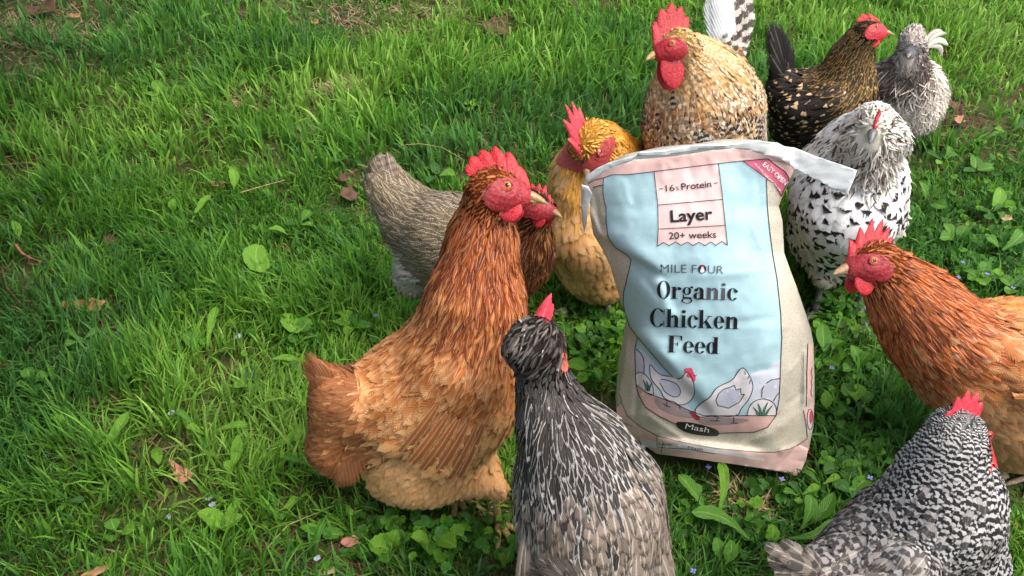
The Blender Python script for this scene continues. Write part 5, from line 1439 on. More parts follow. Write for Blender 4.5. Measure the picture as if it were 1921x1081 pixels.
# 9 barred hen, bottom right
chicken('black-and-white barred hen in the bottom right corner seen from behind', (1720, 1300), [
    ('fine', (1792, 808, .665, 34), (1788, 840, .65, 50), (0, 0, -.4)),
    ('fine', (1788, 840, .65, 50), (1775, 890, .64, 80), (-.2, 0, -.4)),
    ('fine', (1775, 890, .64, 78), (1760, 960, .62, 104), (-.2, 0, -.3)),
    ('side', (1800, 940, .63, 78), (1790, 1060, .62, 88), (-.2, 0, -.7)),
    ('back', (1750, 970, .62, 102), (1660, 1040, .60, 88), (-.2, -.2, -.1)),
    ('back', (1660, 1035, .60, 84), (1560, 1078, .575, 56), (-.2, 0, 0)),
    ('side', (1760, 1080, .61, 118), (1680, 1150, .60, 100), (-.2, 0, -.4)),
    ('wing', (1700, 1070, .555, 54), (1600, 1130, .545, 44), (-.2, 0, 0)),
    ('wing', (1650, 960, .655, 44), (1560, 1040, .62, 36), (-.2, 0, 0)),
    ('back', (1560, 1078, .575, 52), (1500, 1085, .56, 34), (-.1, 0, .2)),
], [(1794, 808, .672), (1854, 802, .688), (0, .25, 1), 'head'], {
    'head': dict(ca=(.44, .44, .44), cb=(.010, .010, .012), bar=1, nb=2.0, L=.018, W=0.00765, sp=0.00370, lift=0.00136, rows=5, shape='round', jit=0.075, shaft=0),
    'fine': dict(ca=(.40, .40, .40), cb=(.014, .014, .016), bar=1, nb=2.7, L=.026, W=0.01032, sp=0.00464, lift=0.00238, rows=7, jit=0.075, shaft=0, yaw=.12, ph=.35),
    'side': dict(ca=(.39, .39, .41), cb=(.016, .016, .018), bar=1, nb=2.8, L=.032, W=0.01376, sp=0.00624, lift=0.00272, rows=7, jit=0.075, shaft=0, yaw=.12, ph=.4),
    'back': dict(ca=(.29, .28, .28), cb=(.035, .033, .035), bar=.95, nb=2.4, L=.034, W=0.01548, sp=0.00704, lift=0.00382, rows=7, jit=0.112, shaft=.2, ph=.25),
    'wing': dict(ca=(.27, .25, .235), cb=(.06, .055, .05), bar=.9, nb=2.2, L=.046, W=0.01204, sp=0.00720, lift=0.00382, rows=7, jit=0.112, shaft=.5, ph=.5),
    'tail': dict(ca=(.15, .132, .118), cb=(.035, .03, .028), bar=.85, nb=3.0, shaft=.5),
}, comb=dict(h=0.0396, n=5, thick=.0045, x0=.030, x1=-.030, back=.35, fwd=-.15, sharp=.7, deep=.38), wattle=dict(L=.022, W=.018), seed=12, combcol=srgb(240, 66, 92), facecol=srgb(205, 50, 60), under=(.05, .05, .05),
    quills=[('tail_feather', 'tail', (1530, 1085, .565), [(1425, 1020, .535, 36), (1432, 1050, .525, 38), (1455, 1012, .545, 36), (1480, 1018, .55, 34), (1440, 1075, .52, 38), (1500, 1030, .55, 32), (1450, 1040, .53, 38)], dict(n=(.1, -.6, 1), bend=.12)),
            ('wing_feather', 'wing', (1680, 1080, .54), [(1540, 1095, .53, 26), (1545, 1112, .525, 26), (1555, 1128, .52, 26), (1565, 1145, .52, 26)], dict(n=(0, -.6, 1), bend=.05))],
    feet=[(1700, 1290, (1720, 1110, .62), 'side', (.5, .8)), (1800, 1270, (1780, 1110, .63), 'side', (.5, .8))], beakcol=((.4, .28, .14), (.55, .42, .25)))

# 10 crested grey hen in front
chicken('dark grey hen with black crest and white-streaked neck, back to the camera', (1100, 1300), [
    ('crest', (1000, 630, .70, 22), (964, 650, .685, 18), (-.9, -.4, -.4)),
    ('crest', (1016, 642, .695, 22), (982, 672, .68, 20), (-.6, -.6, -.5)),
    ('nape', (1015, 668, .70, 38), (1022, 730, .69, 47), (0, 0, -.5)),
    ('nape', (1022, 730, .69, 47), (1045, 790, .67, 66), (0, 0, -.5)),
    ('hack', (1045, 790, .67, 64), (1078, 850, .645, 88), (0, 0, -.4)),
    ('hack', (1078, 850, .642, 94), (1088, 888, .638, 105), (0, 0, -.2)),
    ('back', (1094, 905, .632, 106), (1110, 960, .61, 122), (0, 0, -.1)),
    ('back', (1110, 960, .61, 120), (1115, 1060, .575, 104), (0, 0, -.1)),
    ('rump', (1110, 1060, .57, 80), (1060, 1100, .53, 52), (0, 0, .2)),
    ('wing', (1175, 900, .645, 56), (1215, 1080, .60, 50), (.05, 0, 0)),
    ('wing', (1015, 900, .64, 44), (1010, 1050, .58, 38), (-.05, 0, 0)),
    ('side', (1110, 950, .65, 120), (1120, 1100, .64, 125), (0, 0, -.5)),
], [(1004, 646, .705), (1019, 637, .752), (0, .1, 1), 'crest'], {
    'crest': dict(ca=(.040, .034, .031), cb=(.5, .5, .52), tip=.9, pr=.10, tint=(.12, .105, .095), tp=.3, L=.050, W=0.00688, sp=0.00384, lift=0.00425, shape='point', yaw=.22, jit=0.150, shaft=.4),
    'nape': dict(ca=(.028, .025, .025), cb=(.42, .42, .42), lace=.16, L=.022, W=0.00731, sp=0.00400, lift=0.00221, shape='point', jit=0.150, yaw=.16, shaft=.25, tint=(.06, .055, .05), tp=.22),
    'hack': dict(ca=(.024, .021, .020), cb=(.70, .69, .67), lace=.55, L=.046, W=0.00903, sp=0.00528, lift=0.00297, shape='point', jit=0.150, yaw=.14, shaft=.1, rows=6),
    'back': dict(ca=(.185, .152, .128), cb=(.055, .045, .04), tip=.85, L=.036, W=0.02042, sp=0.00792, lift=0.00340, jit=0.095, shaft=.6, yaw=.12, tint=(.13, .105, .09), tp=.25, **BODY),
    'wing': dict(ca=(.205, .168, .140), cb=(.06, .05, .045), lace=.35, L=.055, W=0.02042, sp=0.00924, lift=0.00382, jit=0.108, shaft=.6, yaw=.08, **BODY),
    'side': dict(ca=(.22, .19, .165), cb=(.08, .07, .06), lace=.4, L=.036, W=0.01935, sp=0.00792, lift=0.00340, jit=0.095, shaft=.9),
    'rump': dict(ca=(.10, .085, .075), cb=(.05, .04, .035), L=.036, W=0.01548, sp=0.00720, lift=0.00425, jit=0.112),
    'tail': dict(ca=(.055, .045, .040), cb=(.02, .018, .016), lace=.5, shaft=.3),
}, comb=dict(h=.036, n=3, thick=.0095, x0=.036, x1=-.010, back=.0, fwd=-.2, sharp=.6, deep=.3, lean=-.25), wattle=dict(L=.016, W=0.01204, z=-.012), seed=14, combcol=srgb(242, 78, 100), facecol=srgb(222, 130, 110), under=(.05, .045, .04),
    quills=[('tail_feather', 'tail', (1075, 1110, .53), [(985, 1060, .495, 50), (1000, 1045, .495, 50), (1020, 1040, .50, 50), (1040, 1050, .505, 46), (975, 1085, .49, 50), (1055, 1075, .50, 40)], dict(n=(0, -.5, 1), bend=.12)),
            ('wing_feather', 'wing', (1215, 990, .60), [(1230, 1130, .57, 26), (1246, 1130, .575, 26), (1262, 1125, .58, 26)], dict(n=(.5, -.6, 1), bend=.04)),
            ('wing_feather', 'wing', (990, 980, .59), [(985, 1110, .54, 24), (972, 1110, .545, 24)], dict(n=(-.5, -.6, 1), bend=.04))],
    feet=[(1060, 1290, (1090, 1100, .62), 'side', (0, 1)), (1150, 1290, (1130, 1100, .62), 'side', (0, 1))], maskscale=.9)

# ------------------------------------------------------------------ weeds, ground ivy, fallen leaves, flowers
def leaf_material(name, c0, c1, vein, rough=.38):
    m = N(name)
    uv = m.attr('uvr'); s1 = m.n('ShaderNodeSeparateXYZ'); m.put(s1.inputs[0], uv.outputs['Vector'])
    t, v, r = s1.outputs
    av = m.math('ABSOLUTE', v)
    co = m.obj(); nz = m.noise(co, 120, 3); nl = m.noise(co, 22, 2)
    rib = m.step(av, .10, .02)
    sv = m.math('SINE', m.math('MULTIPLY', m.math('SUBTRACT', m.math('MULTIPLY', t, 10.0), m.math('MULTIPLY', av, 3.5)), 6.28))
    vn = m.math('MULTIPLY', m.step(sv, .82, 1.0), .35)
    c = m.mix(m.step(m.math('ADD', m.math('MULTIPLY', nz, .5), m.math('MULTIPLY', nl, .5)), .3, .7), c0, c1)
    c = m.mix(m.math('MAXIMUM', m.math('MULTIPLY', rib, .75), vn), c, vein)
    sp_ = m.step(m.noise(co, 300, 2), .70, .76)
    c = m.mix(m.math('MULTIPLY', sp_, .5), c, (.10, .08, .02))
    h = m.math('ADD', m.math('MULTIPLY', sv, -.4), nz)
    return m.out(c, rough, .4, m.bump(h, .5, .002), trans=(.36, None))
LM = {'lime': leaf_material('lime green leaf', (.11, .29, .018), (.17, .38, .03), (.30, .46, .10)),
      'mid': leaf_material('mid green leaf', (.055, .19, .015), (.085, .26, .02), (.28, .42, .12)),
      'deep': leaf_material('deep green leaf', (.028, .105, .016), (.05, .155, .022), (.12, .25, .07))}

def leaf_mesh(kind, mat, seed, wl):
    """unit-length leaf along +X"""
    r = np.random.default_rng(seed)
    nr, nc = 12, 7
    t = np.linspace(0, 1, nr); v = np.linspace(-1, 1, nc)
    if kind == 'broad': w = np.interp(t, [0, .12, .25, .5, .75, .92, 1], [.05, .10, .6, 1, .85, .38, .03])
    elif kind == 'long': w = np.interp(t, [0, .2, .5, .8, .95, 1], [.14, .35, .75, 1, .55, .04])
    elif kind == 'round': w = np.interp(t, [0, .06, .25, .55, .85, 1], [.10, .75, 1, 1, .7, .2])
    else: w = np.interp(t, [0, .15, .4, .7, 1], [.1, .7, 1, .7, .03])
    w = w * (1 + .07 * np.sin(t * 31 + r.uniform(0, 6)))
    bend = r.uniform(.10, .30); tw = r.normal(0, .35); sw = r.normal(0, .08)
    V = []; U = []
    for i in range(nr):
        for j in range(nc):
            a = v[j] * w[i] * wl / 2
            z = bend * math.sin(math.pi * t[i] * .8) * .5 + abs(a) * .35 + .012 * math.sin(t[i] * 17 + v[j] * 3) + a * tw * t[i]
            V.append((t[i], a + sw * math.sin(math.pi * t[i]), z)); U.append((t[i], v[j], r.random()))
    me = mesh_data('leaf', V, [grid_faces(nr, nc)], mat, attrs={'uvr': ('FLOAT_VECTOR', np.array(U))})
    return me
LEAFS = {}
def place_leaf(par, o, base, tip, wid, kind, tone, name='leaf'):
    b, t_ = np.array(base), np.array(tip)
    L = np.linalg.norm(t_ - b); d = (t_ - b) / L
    k = (kind, tone, round(min(wid / L, 1.4) * 5) / 5, random.randrange(3))
    if k not in LEAFS: LEAFS[k] = leaf_mesh(kind, LM[tone], len(LEAFS) + 50, max(k[2], .12))
    ob = link(name, LEAFS[k], par)
    s = np.array([0, 0, 1.]) ; y = unit(np.cross(s, d)); z = np.cross(d, y)
    from mathutils import Matrix
    M = Matrix((( d[0], y[0], z[0], b[0] - o[0]), (d[1], y[1], z[1], b[1] - o[1]), (d[2], y[2], z[2], b[2] - o[2]), (0, 0, 0, 1)))
    ws = wid / L / max(k[2], .12)
    ob.matrix_local = M @ Matrix.Diagonal((L, L * ws, L, 1))
    return ob

def plant(label, leaves, cat='weed', name='broadleaf_weed', group='broad-leaved weeds in the lawn', z=(.015, .05)):
    """leaves: (base px, base py, tip px, tip py, width px, kind, tone)"""
    bx, by = leaves[0][0], leaves[0][1]
    o = GP(bx, by, 0)
    root = thing(name, label, cat, o, group)
    for l in leaves:
        z1 = z[1] * random.uniform(.75, 1.15)
        b, t_ = GP(l[0], l[1], z[0] + (.02 if l[5] != 'broad' else .012)), GP(l[2], l[3], z1)
        w = l[4] * np.linalg.norm((b + t_) / 2 - [0, 0, CAMH]) / FOC * 1.05
        place_leaf(root, o, b, t_, w, l[5], l[6])
        stem = [o + np.array([0, 0, -.005]), o * .4 + b * .6, b + np.array([0, 0, .002])]
        v_, q_, t2 = tube(stem, [.0016, .0013, .0011], 5)
        link('stem', mesh_data('stem', v_ - o, [q_, t2], LM['mid'], attrs={'uvr': ('FLOAT_VECTOR', np.tile([.5, .5, .5], (len(v_), 1)))}), root)
    return root
B, Lg, R_ = 'broad', 'long', 'round'
plant('yellow-green narrow leaf standing at the far left edge above the brown twig', [(36, 452, 24, 415, 13, B, 'lime')])
plant('small lime leaf lying alone in dark grass, left upper middle', [(203, 384, 230, 372, 14, B, 'lime')])
plant('upright pointed lime leaf next to a tan dead leaf', [(438, 360, 434, 314, 17, B, 'lime')])
plant('small round lime leaf left of the upright pointed leaf', [(328, 400, 326, 372, 14, B, 'lime')])
plant('crooked lime leaf below the upright pointed leaf', [(358, 418, 396, 370, 15, Lg, 'lime'), (372, 412, 352, 398, 16, B, 'mid')])
plant('tiny bright leaf near the top left quarter middle', [(448, 165, 466, 153, 13, R_, 'lime')])
plant('yellowish leaf near the top edge, left half', [(376, 42, 398, 28, 16, B, 'lime')])
plant('small yellow-green leaf in deep grass left of centre', [(332, 306, 349, 298, 12, R_, 'lime')])
plant('wide rounded lime leaf left of the grey-brown hen', [(492, 512, 486, 462, 40, R_, 'lime')])
plant('curled yellowish leaf above the wide rounded one', [(540, 442, 503, 432, 17, B, 'lime')])
plant('tall narrow lime leaf with broad leaves at its foot', [(388, 656, 408, 580, 17, Lg, 'lime'), (366, 664, 340, 628, 22, B, 'mid'), (384, 652, 372, 632, 14, B, 'mid')])
plant('broad overlapping leaves above the rust hen tail tip', [(560, 625, 540, 590, 30, R_, 'lime'), (566, 622, 583, 600, 26, R_, 'mid')])
plant('flat horizontal lime leaf touching the rust hen tail tip', [(573, 684, 508, 676, 20, B, 'lime')])
plant('small lime leaf in the dark lower left grass', [(121, 806, 93, 778, 15, B, 'lime')])
plant('two long lime leaves slanting up in the dark lower left', [(178, 852, 246, 776, 24, Lg, 'lime'), (214, 810, 178, 842, 18, B, 'mid')])
plant('pointed leaf right above the pink fallen leaf', [(296, 838, 300, 878, 18, B, 'lime')])
plant('bright leaf pair with one blade upright, right of the pink fallen leaf', [(434, 886, 449, 817, 20, B, 'lime'), (440, 886, 417, 868, 20, B, 'lime')])
plant('large lime two-lobed leaf clump at the bottom left', [(412, 992, 370, 962, 34, R_, 'lime'), (414, 992, 453, 936, 24, B, 'lime'), (414, 992, 456, 968, 26, R_, 'lime'), (410, 990, 404, 958, 30, R_, 'mid')])
plant('sprawling lime leaves around a bare spot, lower left of the rust hen', [(382, 815, 350, 800, 18, Lg, 'lime'), (384, 818, 390, 843, 15, B, 'mid'), (392, 812, 468, 800, 13, Lg, 'lime'), (372, 806, 330, 770, 12, Lg, 'mid')])
plant('lime leaf pair beside the lower edge of the rust hen tail', [(506, 838, 572, 808, 20, Lg, 'lime'), (524, 856, 566, 872, 18, B, 'mid')])
plant('rounded leaves under the rust hen tail', [(600, 892, 616, 858, 26, R_, 'mid'), (585, 880, 560, 868, 20, B, 'mid')])
plant('big glossy plantain at the bottom edge left of the dark crested hen', [(735, 1030, 692, 1022, 46, R_, 'lime'), (738, 1030, 748, 992, 30, B, 'lime'), (742, 1034, 730, 1060, 34, B, 'mid'), (752, 1028, 772, 1016, 30, B, 'mid')])
plant('flat plantain with two wide leaves beneath the rust hen belly', [(808, 1016, 768, 1010, 32, B, 'lime'), (812, 1018, 858, 1030, 34, B, 'lime'), (812, 1020, 806, 1048, 26, B, 'mid')])
plant('young plantain tucked against the dark crested hen, bottom edge', [(945, 1062, 958, 1026, 24, B, 'mid'), (948, 1064, 930, 1040, 26, B, 'lime')])
plant('small bright leaf in the grass left of the rooster', [(974, 148, 958, 134, 18, B, 'mid'), (976, 150, 990, 136, 12, B, 'mid')])
plant('dull green leaf left of the rooster breast', [(1160, 140, 1196, 150, 16, Lg, 'mid')])
plant('pale leaf just right of the dark crested hen head', [(1058, 684, 1098, 694, 25, R_, 'lime')])
plant('single oval leaf leaning on the foot of the bag', [(1276, 852, 1275, 824, 17, B, 'lime')], z=(.02, .045))
plant('long-leaved dandelion between the crested hen and the bag foot', [(1325, 962, 1272, 892, 26, Lg, 'mid'), (1345, 972, 1350, 866, 19, Lg, 'lime'), (1405, 1012, 1296, 962, 30, Lg, 'mid'), (1350, 1052, 1342, 1008, 24, B, 'mid'), (1362, 1060, 1372, 1012, 24, B, 'mid')])
plant('lime leaf square to the camera above the barred hen tail', [(1444, 1014, 1448, 984, 22, R_, 'lime'), (1412, 992, 1412, 962, 28, R_, 'mid'), (1420, 996, 1395, 978, 20, B, 'mid')])
plant('broad dandelion leaves along the barred hen back', [(1480, 1010, 1572, 978, 26, Lg, 'mid'), (1505, 990, 1520, 930, 24, Lg, 'mid'), (1516, 985, 1565, 925, 28, B, 'mid')])
plant('tall leafy weed against the right side of the bag', [(1548, 668, 1543, 606, 26, B, 'mid'), (1560, 660, 1585, 640, 26, B, 'mid'), (1552, 672, 1575, 690, 26, B, 'mid'), (1546, 676, 1532, 694, 20, B, 'mid')])
plant('weed with lime lower leaf, right of the bag near its foot', [(1552, 770, 1549, 732, 22, B, 'lime'), (1560, 775, 1590, 770, 20, B, 'mid'), (1558, 790, 1580, 806, 18, Lg, 'mid')])
plant('light green oval leaf between the bag and the right-hand rust hen', [(1606, 756, 1606, 722, 30, B, 'lime'), (1612, 756, 1642, 740, 24, B, 'mid'), (1600, 748, 1578, 722, 22, B, 'mid')])
plant('leafy weed below the right-hand rust hen breast', [(1652, 790, 1668, 748, 26, B, 'mid'), (1648, 792, 1622, 775, 24, B, 'mid'), (1660, 795, 1688, 790, 22, B, 'mid')])
plant('weed rosette midway between bag and right-hand rust hen', [(1608, 690, 1596, 648, 24, B, 'mid'), (1612, 690, 1634, 660, 24, B, 'mid'), (1616, 696, 1648, 700, 22, B, 'mid'), (1604, 696, 1580, 700, 20, B, 'mid')])
plant('weed behind the right-hand rust hen neck', [(1790, 450, 1768, 420, 22, B, 'mid'), (1796, 452, 1818, 425, 22, B, 'mid'), (1794, 456, 1760, 452, 18, B, 'mid')])
plant('lime leaf near the right edge above the right-hand rust hen', [(1858, 396, 1876, 352, 20, B, 'lime'), (1862, 398, 1898, 388, 22, B, 'mid')])
plant('weed clump right of the white hen shoulder', [(1738, 376, 1722, 340, 18, B, 'mid'), (1742, 378, 1770, 360, 20, B, 'mid'), (1744, 382, 1776, 392, 18, B, 'mid')])
plant('long dull leaves at the right edge of the photo', [(1880, 470, 1918, 440, 22, Lg, 'mid'), (1876, 474, 1846, 448, 18, B, 'mid')])
plant('low weed in the shade between the crested hen head and the bag', [(1100, 650, 1078, 628, 18, B, 'deep'), (1104, 652, 1130, 636, 18, B, 'deep'), (1102, 656, 1122, 668, 18, B, 'deep')])
plant('mid green weed beside the top of the crested hen back', [(1128, 716, 1112, 690, 18, B, 'mid'), (1132, 718, 1150, 700, 18, B, 'mid')])

# more weeds, the lawn's own, found by place
spots = [(1575, 880), (1620, 850), (1668, 830), (1600, 920), (1560, 560), (1735, 520), (1900, 540), (1838, 520), (1770, 300), (1830, 320), (1890, 250), (1080, 150), (880, 200), (820, 330), (620, 300), (560, 420), (640, 540), (660, 610), (470, 720), (250, 700), (150, 640), (60, 720), (120, 940), (220, 1000), (520, 960), (600, 1000), (300, 180), (560, 110), (700, 140), (1130, 820), (1500, 930), (1540, 910)]
where = ['right of the bag foot corner', 'in clover short of the barred hen neck', 'close under the right-hand rust hen breast', 'left of the barred hen shoulder', 'behind the bag beneath the white hen', 'above the right-hand rust hen nape', 'at the right edge above the rust hen back', 'in the grass over the right-hand rust hen', 'right of the fluffy bantam', 'farther right past the bantam', 'at the right edge level with the white hen head', 'in the grass left of the rooster wattle', 'in open grass above the rust hen comb', 'above the grey-brown hen back', 'left of the grey-brown hen tail tip', 'in open grass two tail lengths left of the grey-brown hen', 'below left of the grey-brown hen fluff', 'just above the rust hen back', 'between the tall lime leaf and the rust hen tail', 'below the tan dead leaf on the left', 'under the tan dead leaf near the left edge', 'at the left edge, lower half', 'in dark grass, bottom left corner area', 'bottom left, below the long slanting leaves', 'right of the two-lobed leaf clump', 'at the bottom below the rust hen belly', 'in the upper left grass', 'near the top, left of the dry tuft', 'beside the dry straw tuft', 'hugging the left foot of the bag', 'under the pink corner of the bag', 'just past the pink corner of the bag']
for (x, y), wh in zip(spots, where):
    k = random.choice(['small rosette of oval leaves', 'low weed with rounded leaves', 'narrow-leaved weed'])
    kind = {'s': B, 'l': R_, 'n': Lg}[k[0]]; far = DEP(x, y, 1.0)
    sc = .8 + .5 * (y / 1081); ls = []
    a0 = random.uniform(0, 6.28); n = random.choice([3, 4, 5])
    for i in range(n):
        a = a0 + i * 6.28 / n + random.uniform(-.4, .4); L = random.uniform(26, 40) * sc
        ls.append((x + 5 * math.cos(a), y + 3 * math.sin(a), x + L * math.cos(a), y + L * .62 * math.sin(a) - 6, (12 if kind == Lg else 19) * sc, kind, random.choice(['mid', 'mid', 'deep', 'lime'])))
    plant(f'{k} {wh}', ls, z=(.012, .034))

# ground ivy and clover: nobody could count it
def ivy(n, areas, seed):
    r = np.random.default_rng(seed)
    V, F_, U, C_ = [], [], [], []; o = 0
    for _ in range(n):
        cx, cy, rx, ry = areas[r.integers(len(areas))]
        px, py = cx + rx * r.normal() * .5, cy + ry * r.normal() * .5
        g = GP(px, py)
        if .12 < g[0] < .47 and .83 < g[1] < 1.03: continue
        R = r.uniform(.004, .0105); z = r.uniform(.010, .038)
        nrm = unit(np.array([r.normal(0, .45), r.normal(-.25, .45), 1])); t1 = unit(np.cross(nrm, [r.normal(), r.normal(), .1])); t2 = np.cross(nrm, t1)
        m_ = 16; c0 = np.array([g[0], g[1], z])
        V.append(c0 - nrm * R * .25); U.append((0, 0, 0)); tone = r.uniform(.5, 1.5) * np.array([.055, .175, .022]) if r.random() < .8 else np.array([.13, .33, .025])
        C_.append(tone * .8)
        for i in range(m_):
            a = 2 * math.pi * i / m_
            rr = R * (1 + .09 * math.cos(a * 7)) * (.45 if i == 0 else (.85 if i in (1, m_ - 1) else 1))
            V.append(c0 + (t1 * math.cos(a) + t2 * math.sin(a)) * rr + nrm * .12 * R * math.cos(a * 3)); C_.append(tone * (1.1 if i % 2 else .95)); U.append((1, 0, 0))
        F_ += [(o, o + 1 + i, o + 1 + (i + 1) % m_) for i in range(m_)]
        o += m_ + 1
        # stalk
        s0 = c0 - nrm * R * .25; s1 = np.array([g[0] + r.normal(0, .006), g[1] + r.normal(0, .006), -.002])
        w = np.array([.0007, 0, 0])
        V += [s0 - w, s0 + w, s1 + w, s1 - w]; C_ += [tone * .9] * 4; U += [(0, 0, 0)] * 4
        F_ += [(o, o + 1, o + 2), (o, o + 2, o + 3)]; o += 4
    c4 = np.ones((len(V), 4)); c4[:, :3] = C_
    return mesh_data('ground_ivy', V, [np.array(F_)], M_GRASS, attrs={'ca': ('FLOAT_COLOR', c4)})
iv = link('ground_ivy', ivy(1700, [(1400, 960, 190, 110), (1600, 760, 90, 190), (1590, 900, 80, 60), (1500, 900, 60, 30), (1090, 700, 50, 110), (1800, 480, 120, 90), (640, 1010, 160, 70), (560, 640, 130, 120), (850, 1020, 120, 50), (1560, 600, 40, 60), (1860, 400, 60, 120), (1130, 640, 60, 40)], 4), kind='stuff')
iv['label'] = 'ground ivy and clover leaves in the grass around the bag'

# fallen leaves, twigs and bits
def dry_mat(name, c, k=.3): return plain(name, c, .8, .15, var=k, scale=70, bump=.5)
def fallen(label, px, py, wpx, hpx, ang, mat, cat='dead leaf', name='fallen_leaf', pts=None, curl=.35, z=.020):
    c = GP(px, py, z); sc = np.linalg.norm(c - [0, 0, CAMH]) / FOC
    pts = pts or [(-1, .1), (-.6, .55), (-.1, .5), (.25, .8), (.6, .45), (1, .5), (.8, 0), (.95, -.5), (.3, -.45), (-.2, -.75), (-.6, -.4)]
    P_ = smooth(pts, 1, True)
    bm = bmesh.new(); vs_ = [bm.verts.new((x, y, 0)) for x, y in P_]
    for a, b, d in mathutils_tess(P_):
        try: bm.faces.new((vs_[a], vs_[b], vs_[d]))
        except ValueError: pass
    for ax in (0, 1):
        for q in np.arange(-.8, .81, .2):
            no = [0, 0, 0]; no[ax] = 1; co = [0, 0, 0]; co[ax] = float(q)
            bmesh.ops.bisect_plane(bm, geom=bm.verts[:] + bm.edges[:] + bm.faces[:], plane_co=co, plane_no=no)
    sd_ = random.random() * 9
    for v in bm.verts:
        x, y = v.co.x, v.co.y
        v.co = Vector((x * wpx / 2 * sc, y * hpx / 2 * sc * 1.35, (curl * (x * x * .5 + y * y) + .18 * math.sin(x * 5 + sd_) * math.cos(y * 4 + sd_)) * min(wpx, hpx) / 2 * sc))
    me = bpy.data.meshes.new(name); bm.to_mesh(me); bm.free()
    me.materials.append(mat); me.polygons.foreach_set('use_smooth', np.full(len(me.polygons), True))
    o = link(name, me, loc=c); o.rotation_euler = (math.radians(18), random.uniform(-.1, .1), ang)
    md = o.modifiers.new('thickness', 'SOLIDIFY'); md.thickness = .0006
    return tag(o, label, cat)
D1, D2, D3, D4 = dry_mat('tan dead leaf', (.26, .145, .07)), dry_mat('brown dead leaf', (.09, .055, .035)), dry_mat('pinkish dead leaf', (.38, .17, .13)), dry_mat('pale straw leaf', (.30, .235, .13))
fallen('flat tan dead leaf lying in the grass, left middle', 155, 575, 84, 34, -.1, D1)
fallen('pink triangular fallen leaf near a bare spot, lower left', 340, 882, 46, 44, .3, D3, pts=[(-1, 1), (-.6, .1), (-.4, -.9), (.3, -.8), (1, -.5), (.2, .1)])
fallen('brown leaf fragment at the far left edge', 8, 682, 28, 14, .1, D1)
fallen('crumpled brown leaf at the top, left of the rooster', 930, 58, 56, 50, .6, D2, curl=.9)
fallen('dark crumpled leaf left of the grey-brown hen', 655, 368, 34, 40, 1.0, D2, curl=.8)
fallen('small dark curled leaf above the one left of the grey-brown hen', 645, 335, 20, 22, .2, D2, curl=.8)
fallen('pale brown leaf at the bottom near the large plantain', 658, 1016, 40, 22, .2, D3)
fallen('cream leaf scrap at the bottom edge left of the large plantain', 612, 1072, 34, 18, .1, D4)
fallen('tan leaf beside the upright pointed lime leaf', 408, 346, 34, 14, -.2, D1)
fallen('small tan leaf, left side above the wide dark grass', 266, 442, 18, 22, .8, D4)
fallen('dark brown leaf close to the small tan one', 206, 454, 22, 34, .5, D2)
fallen('orange-brown leaf scrap at left, below the small tan leaf', 146, 512, 18, 16, .1, D1)
fallen('reddish leaf in the grass right of the fluffy bantam', 1800, 226, 22, 18, .4, D3)
fallen('brown leaf at the foot of the dark patch right of the bantam', 1786, 200, 30, 22, 1.1, D2, curl=.7)
fallen('dry leaf left of the bag pale against the shade by the crested hen', 1052, 586, 30, 18, .4, dry_mat('grey dead leaf', (.26, .25, .21)))
fallen('dried leaf at the bottom edge in the left corner region', 178, 1074, 48, 16, .5, D1)
fallen('faded leaf near the right edge beside the lime leaf', 1888, 600 - 190, 22, 14, .2, D4)
fallen('small pinkish leaf at the top left of the photo', 140, 30, 20, 12, .2, D1)
fallen('tan leaf at the top edge above the dry tuft', 590, 42, 16, 14, .3, D1)
fallen('brown leaf by the red-brown clump at the top left corner', 75, 22, 60, 30, .3, D2, curl=.9)
M_PETAL = plain('pale petal', (.30, .34, .42), .6, .3)
for px, py, lab in ((318, 970, 'bluish white petal on bare soil near the two-lobed clump'), (392, 935, 'pale petal above the two-lobed clump'), (398, 948, 'tiny pale petal touching the two-lobed clump'), (595, 1048, 'pale petals at the bottom by the cream scrap'), (322, 776, 'lilac petal upright in the sprawling lime leaves'), (448, 632, 'pale petal right of the tall narrow lime leaf')):
    fallen(lab, px, py, 13, 11, .5, M_PETAL, 'petal', 'petal', curl=.9, z=.03)

def twig(label, pts, rad, mat):
    P3 = np.array([GP(x, y, z) for x, y, z in pts]); o = P3[0] * 1.0; o[2] = 0
    v_, q_, t_ = tube(arc3(P3, 14), np.linspace(rad, rad * .5, 14), 6)
    v_ = v_ + np.random.default_rng(3).normal(0, rad * .12, v_.shape)
    ob = link('twig', mesh_data('twig', v_ - o, [q_, t_], mat), loc=o)
    return tag(ob, label, 'twig')
def arc3(P_, n):
    d = np.concatenate([[0], np.cumsum(np.linalg.norm(np.diff(P_, axis=0), axis=1))]); d /= d[-1]
    t = np.linspace(0, 1, n)
    return np.stack([np.interp(t, d, P_[:, i]) for i in range(3)], -1)
twig('reddish brown twig lying at the far left edge', [(28, 458, .03), (42, 476, .025), (60, 486, .02), (78, 492, .02)], .0035, dry_mat('twig bark', (.26, .12, .07)))
twig('thin bent twig at the left edge below the reddish one', [(2, 500, .03), (12, 540, .03), (30, 560, .02), (48, 580, .015)], .002, D2)
twig('pale curved dry stalk arching above the grey-brown hen tail', [(745, 282, .05), (760, 272, .09), (790, 270, .10), (830, 277, .07), (870, 300, .04)], .0012, D4)
twig('long straight pale stalk lying across the grass left of the grey-brown hen', [(450, 362, .04), (490, 350, .045), (535, 338, .04)], .0014, D4)
twig('thin straw stalk crossing the bottom soil patch', [(500, 1030, .03), (540, 985, .04), (600, 960, .03)], .001, D4)

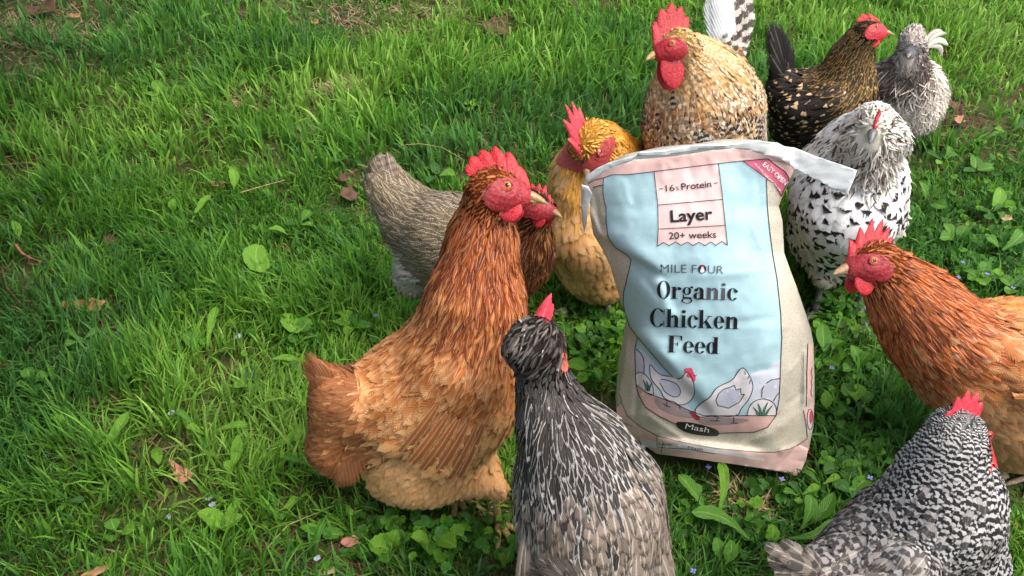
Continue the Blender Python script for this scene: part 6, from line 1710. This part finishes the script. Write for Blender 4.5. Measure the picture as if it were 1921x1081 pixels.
M_LILAC = plain('lilac petal', (.18, .17, .45), .6, .3)
def flower(label, px, py, z=.045):
    c = GP(px, py, z)
    root = thing('wildflower', label, 'flower', (c[0], c[1], 0), 'tiny lilac flowers in the lawn')
    a0 = random.random() * 6
    for i in range(4):
        a = a0 + i * 1.57
        v_, q_ = blob(np.array([math.cos(a) * .0024, math.sin(a) * .0024, z]), np.array([math.cos(a), math.sin(a), .25]) * .0025, np.array([-math.sin(a), math.cos(a), 0]) * .0019, np.array([0, 0, .0008]), 5, 8)
        link('petal', mesh_data('petal', v_, [q_], M_LILAC), root)
    v_, q_, t_ = tube([(0, 0, 0), (0, .001, z * .5), (0, 0, z)], [.0007] * 3, 5)
    link('stem', mesh_data('stem', v_, [q_, t_], LM['mid'], attrs={'uvr': ('FLOAT_VECTOR', np.tile([.5, .5, .5], (len(v_), 1)))}), root)
for px, py, lab in ((1329, 876, 'lilac flower just below the foot of the bag'), (1467, 899, 'blue-violet flower under the pink corner of the bag'), (1300, 1071, 'violet flower at the bottom edge beside the crested hen'), (1632, 896, 'tiny violet flower left of the barred hen shoulder'),
                    (1798, 520, 'pale violet flower above the right-hand rust hen nape'), (1852, 514, 'pale violet flower nearer the right edge'), (1806, 492, 'small violet flower topmost above the rust hen'), (1900, 540, 'violet flower at the right edge'), (705, 592, 'pale flower in the grass left of the rust hen back'), (1560, 690, 'small flower right of the bag side')):
    flower(lab, px, py)
# dry straw tuft and clods
def straw(label, px, py, n, R, seed):
    r = np.random.default_rng(seed); c = GP(px, py); V, F_ = [], []
    for i in range(n):
        a = r.uniform(0, 6.28); L = r.uniform(.03, .075); el = r.uniform(.05, .7); b = np.array([r.normal(0, R), r.normal(0, R * .7), .004])
        d = np.array([math.cos(a) * math.cos(el), math.sin(a) * math.cos(el), math.sin(el) * .5]); s_ = unit(np.cross(d, [0, 0, 1])) * .0009
        o = len(V); V += [b - s_, b + s_, b + d * L * .6 + s_ + [0, 0, .003], b + d * L * .6 - s_ + [0, 0, .003], b + d * L]
        F_ += [(o, o + 1, o + 2), (o, o + 2, o + 3), (o + 3, o + 2, o + 4)]
    ob = link('straw', mesh_data('straw', V, [np.array(F_)], D4 if r.random() < .7 else D2), loc=c, kind='stuff'); ob['label'] = label
straw('dry straw tuft in the upper middle of the lawn', 655, 172, 420, .035, 3)
straw('dry thatch at the bottom edge', 560, 1040, 300, .04, 5)
straw('dry thatch near the upper left', 420, 200, 160, .05, 6)
straw('dry thatch right of the bantam', 1790, 225, 200, .04, 7)
straw('dry thatch in a gap between bag and barred hen', 1400, 955, 160, .02, 8)
straw('dry thatch along the top edge', 720, 20, 500, .15, 9)
straw('dry thatch at the top left corner', 60, 60, 400, .13, 10)
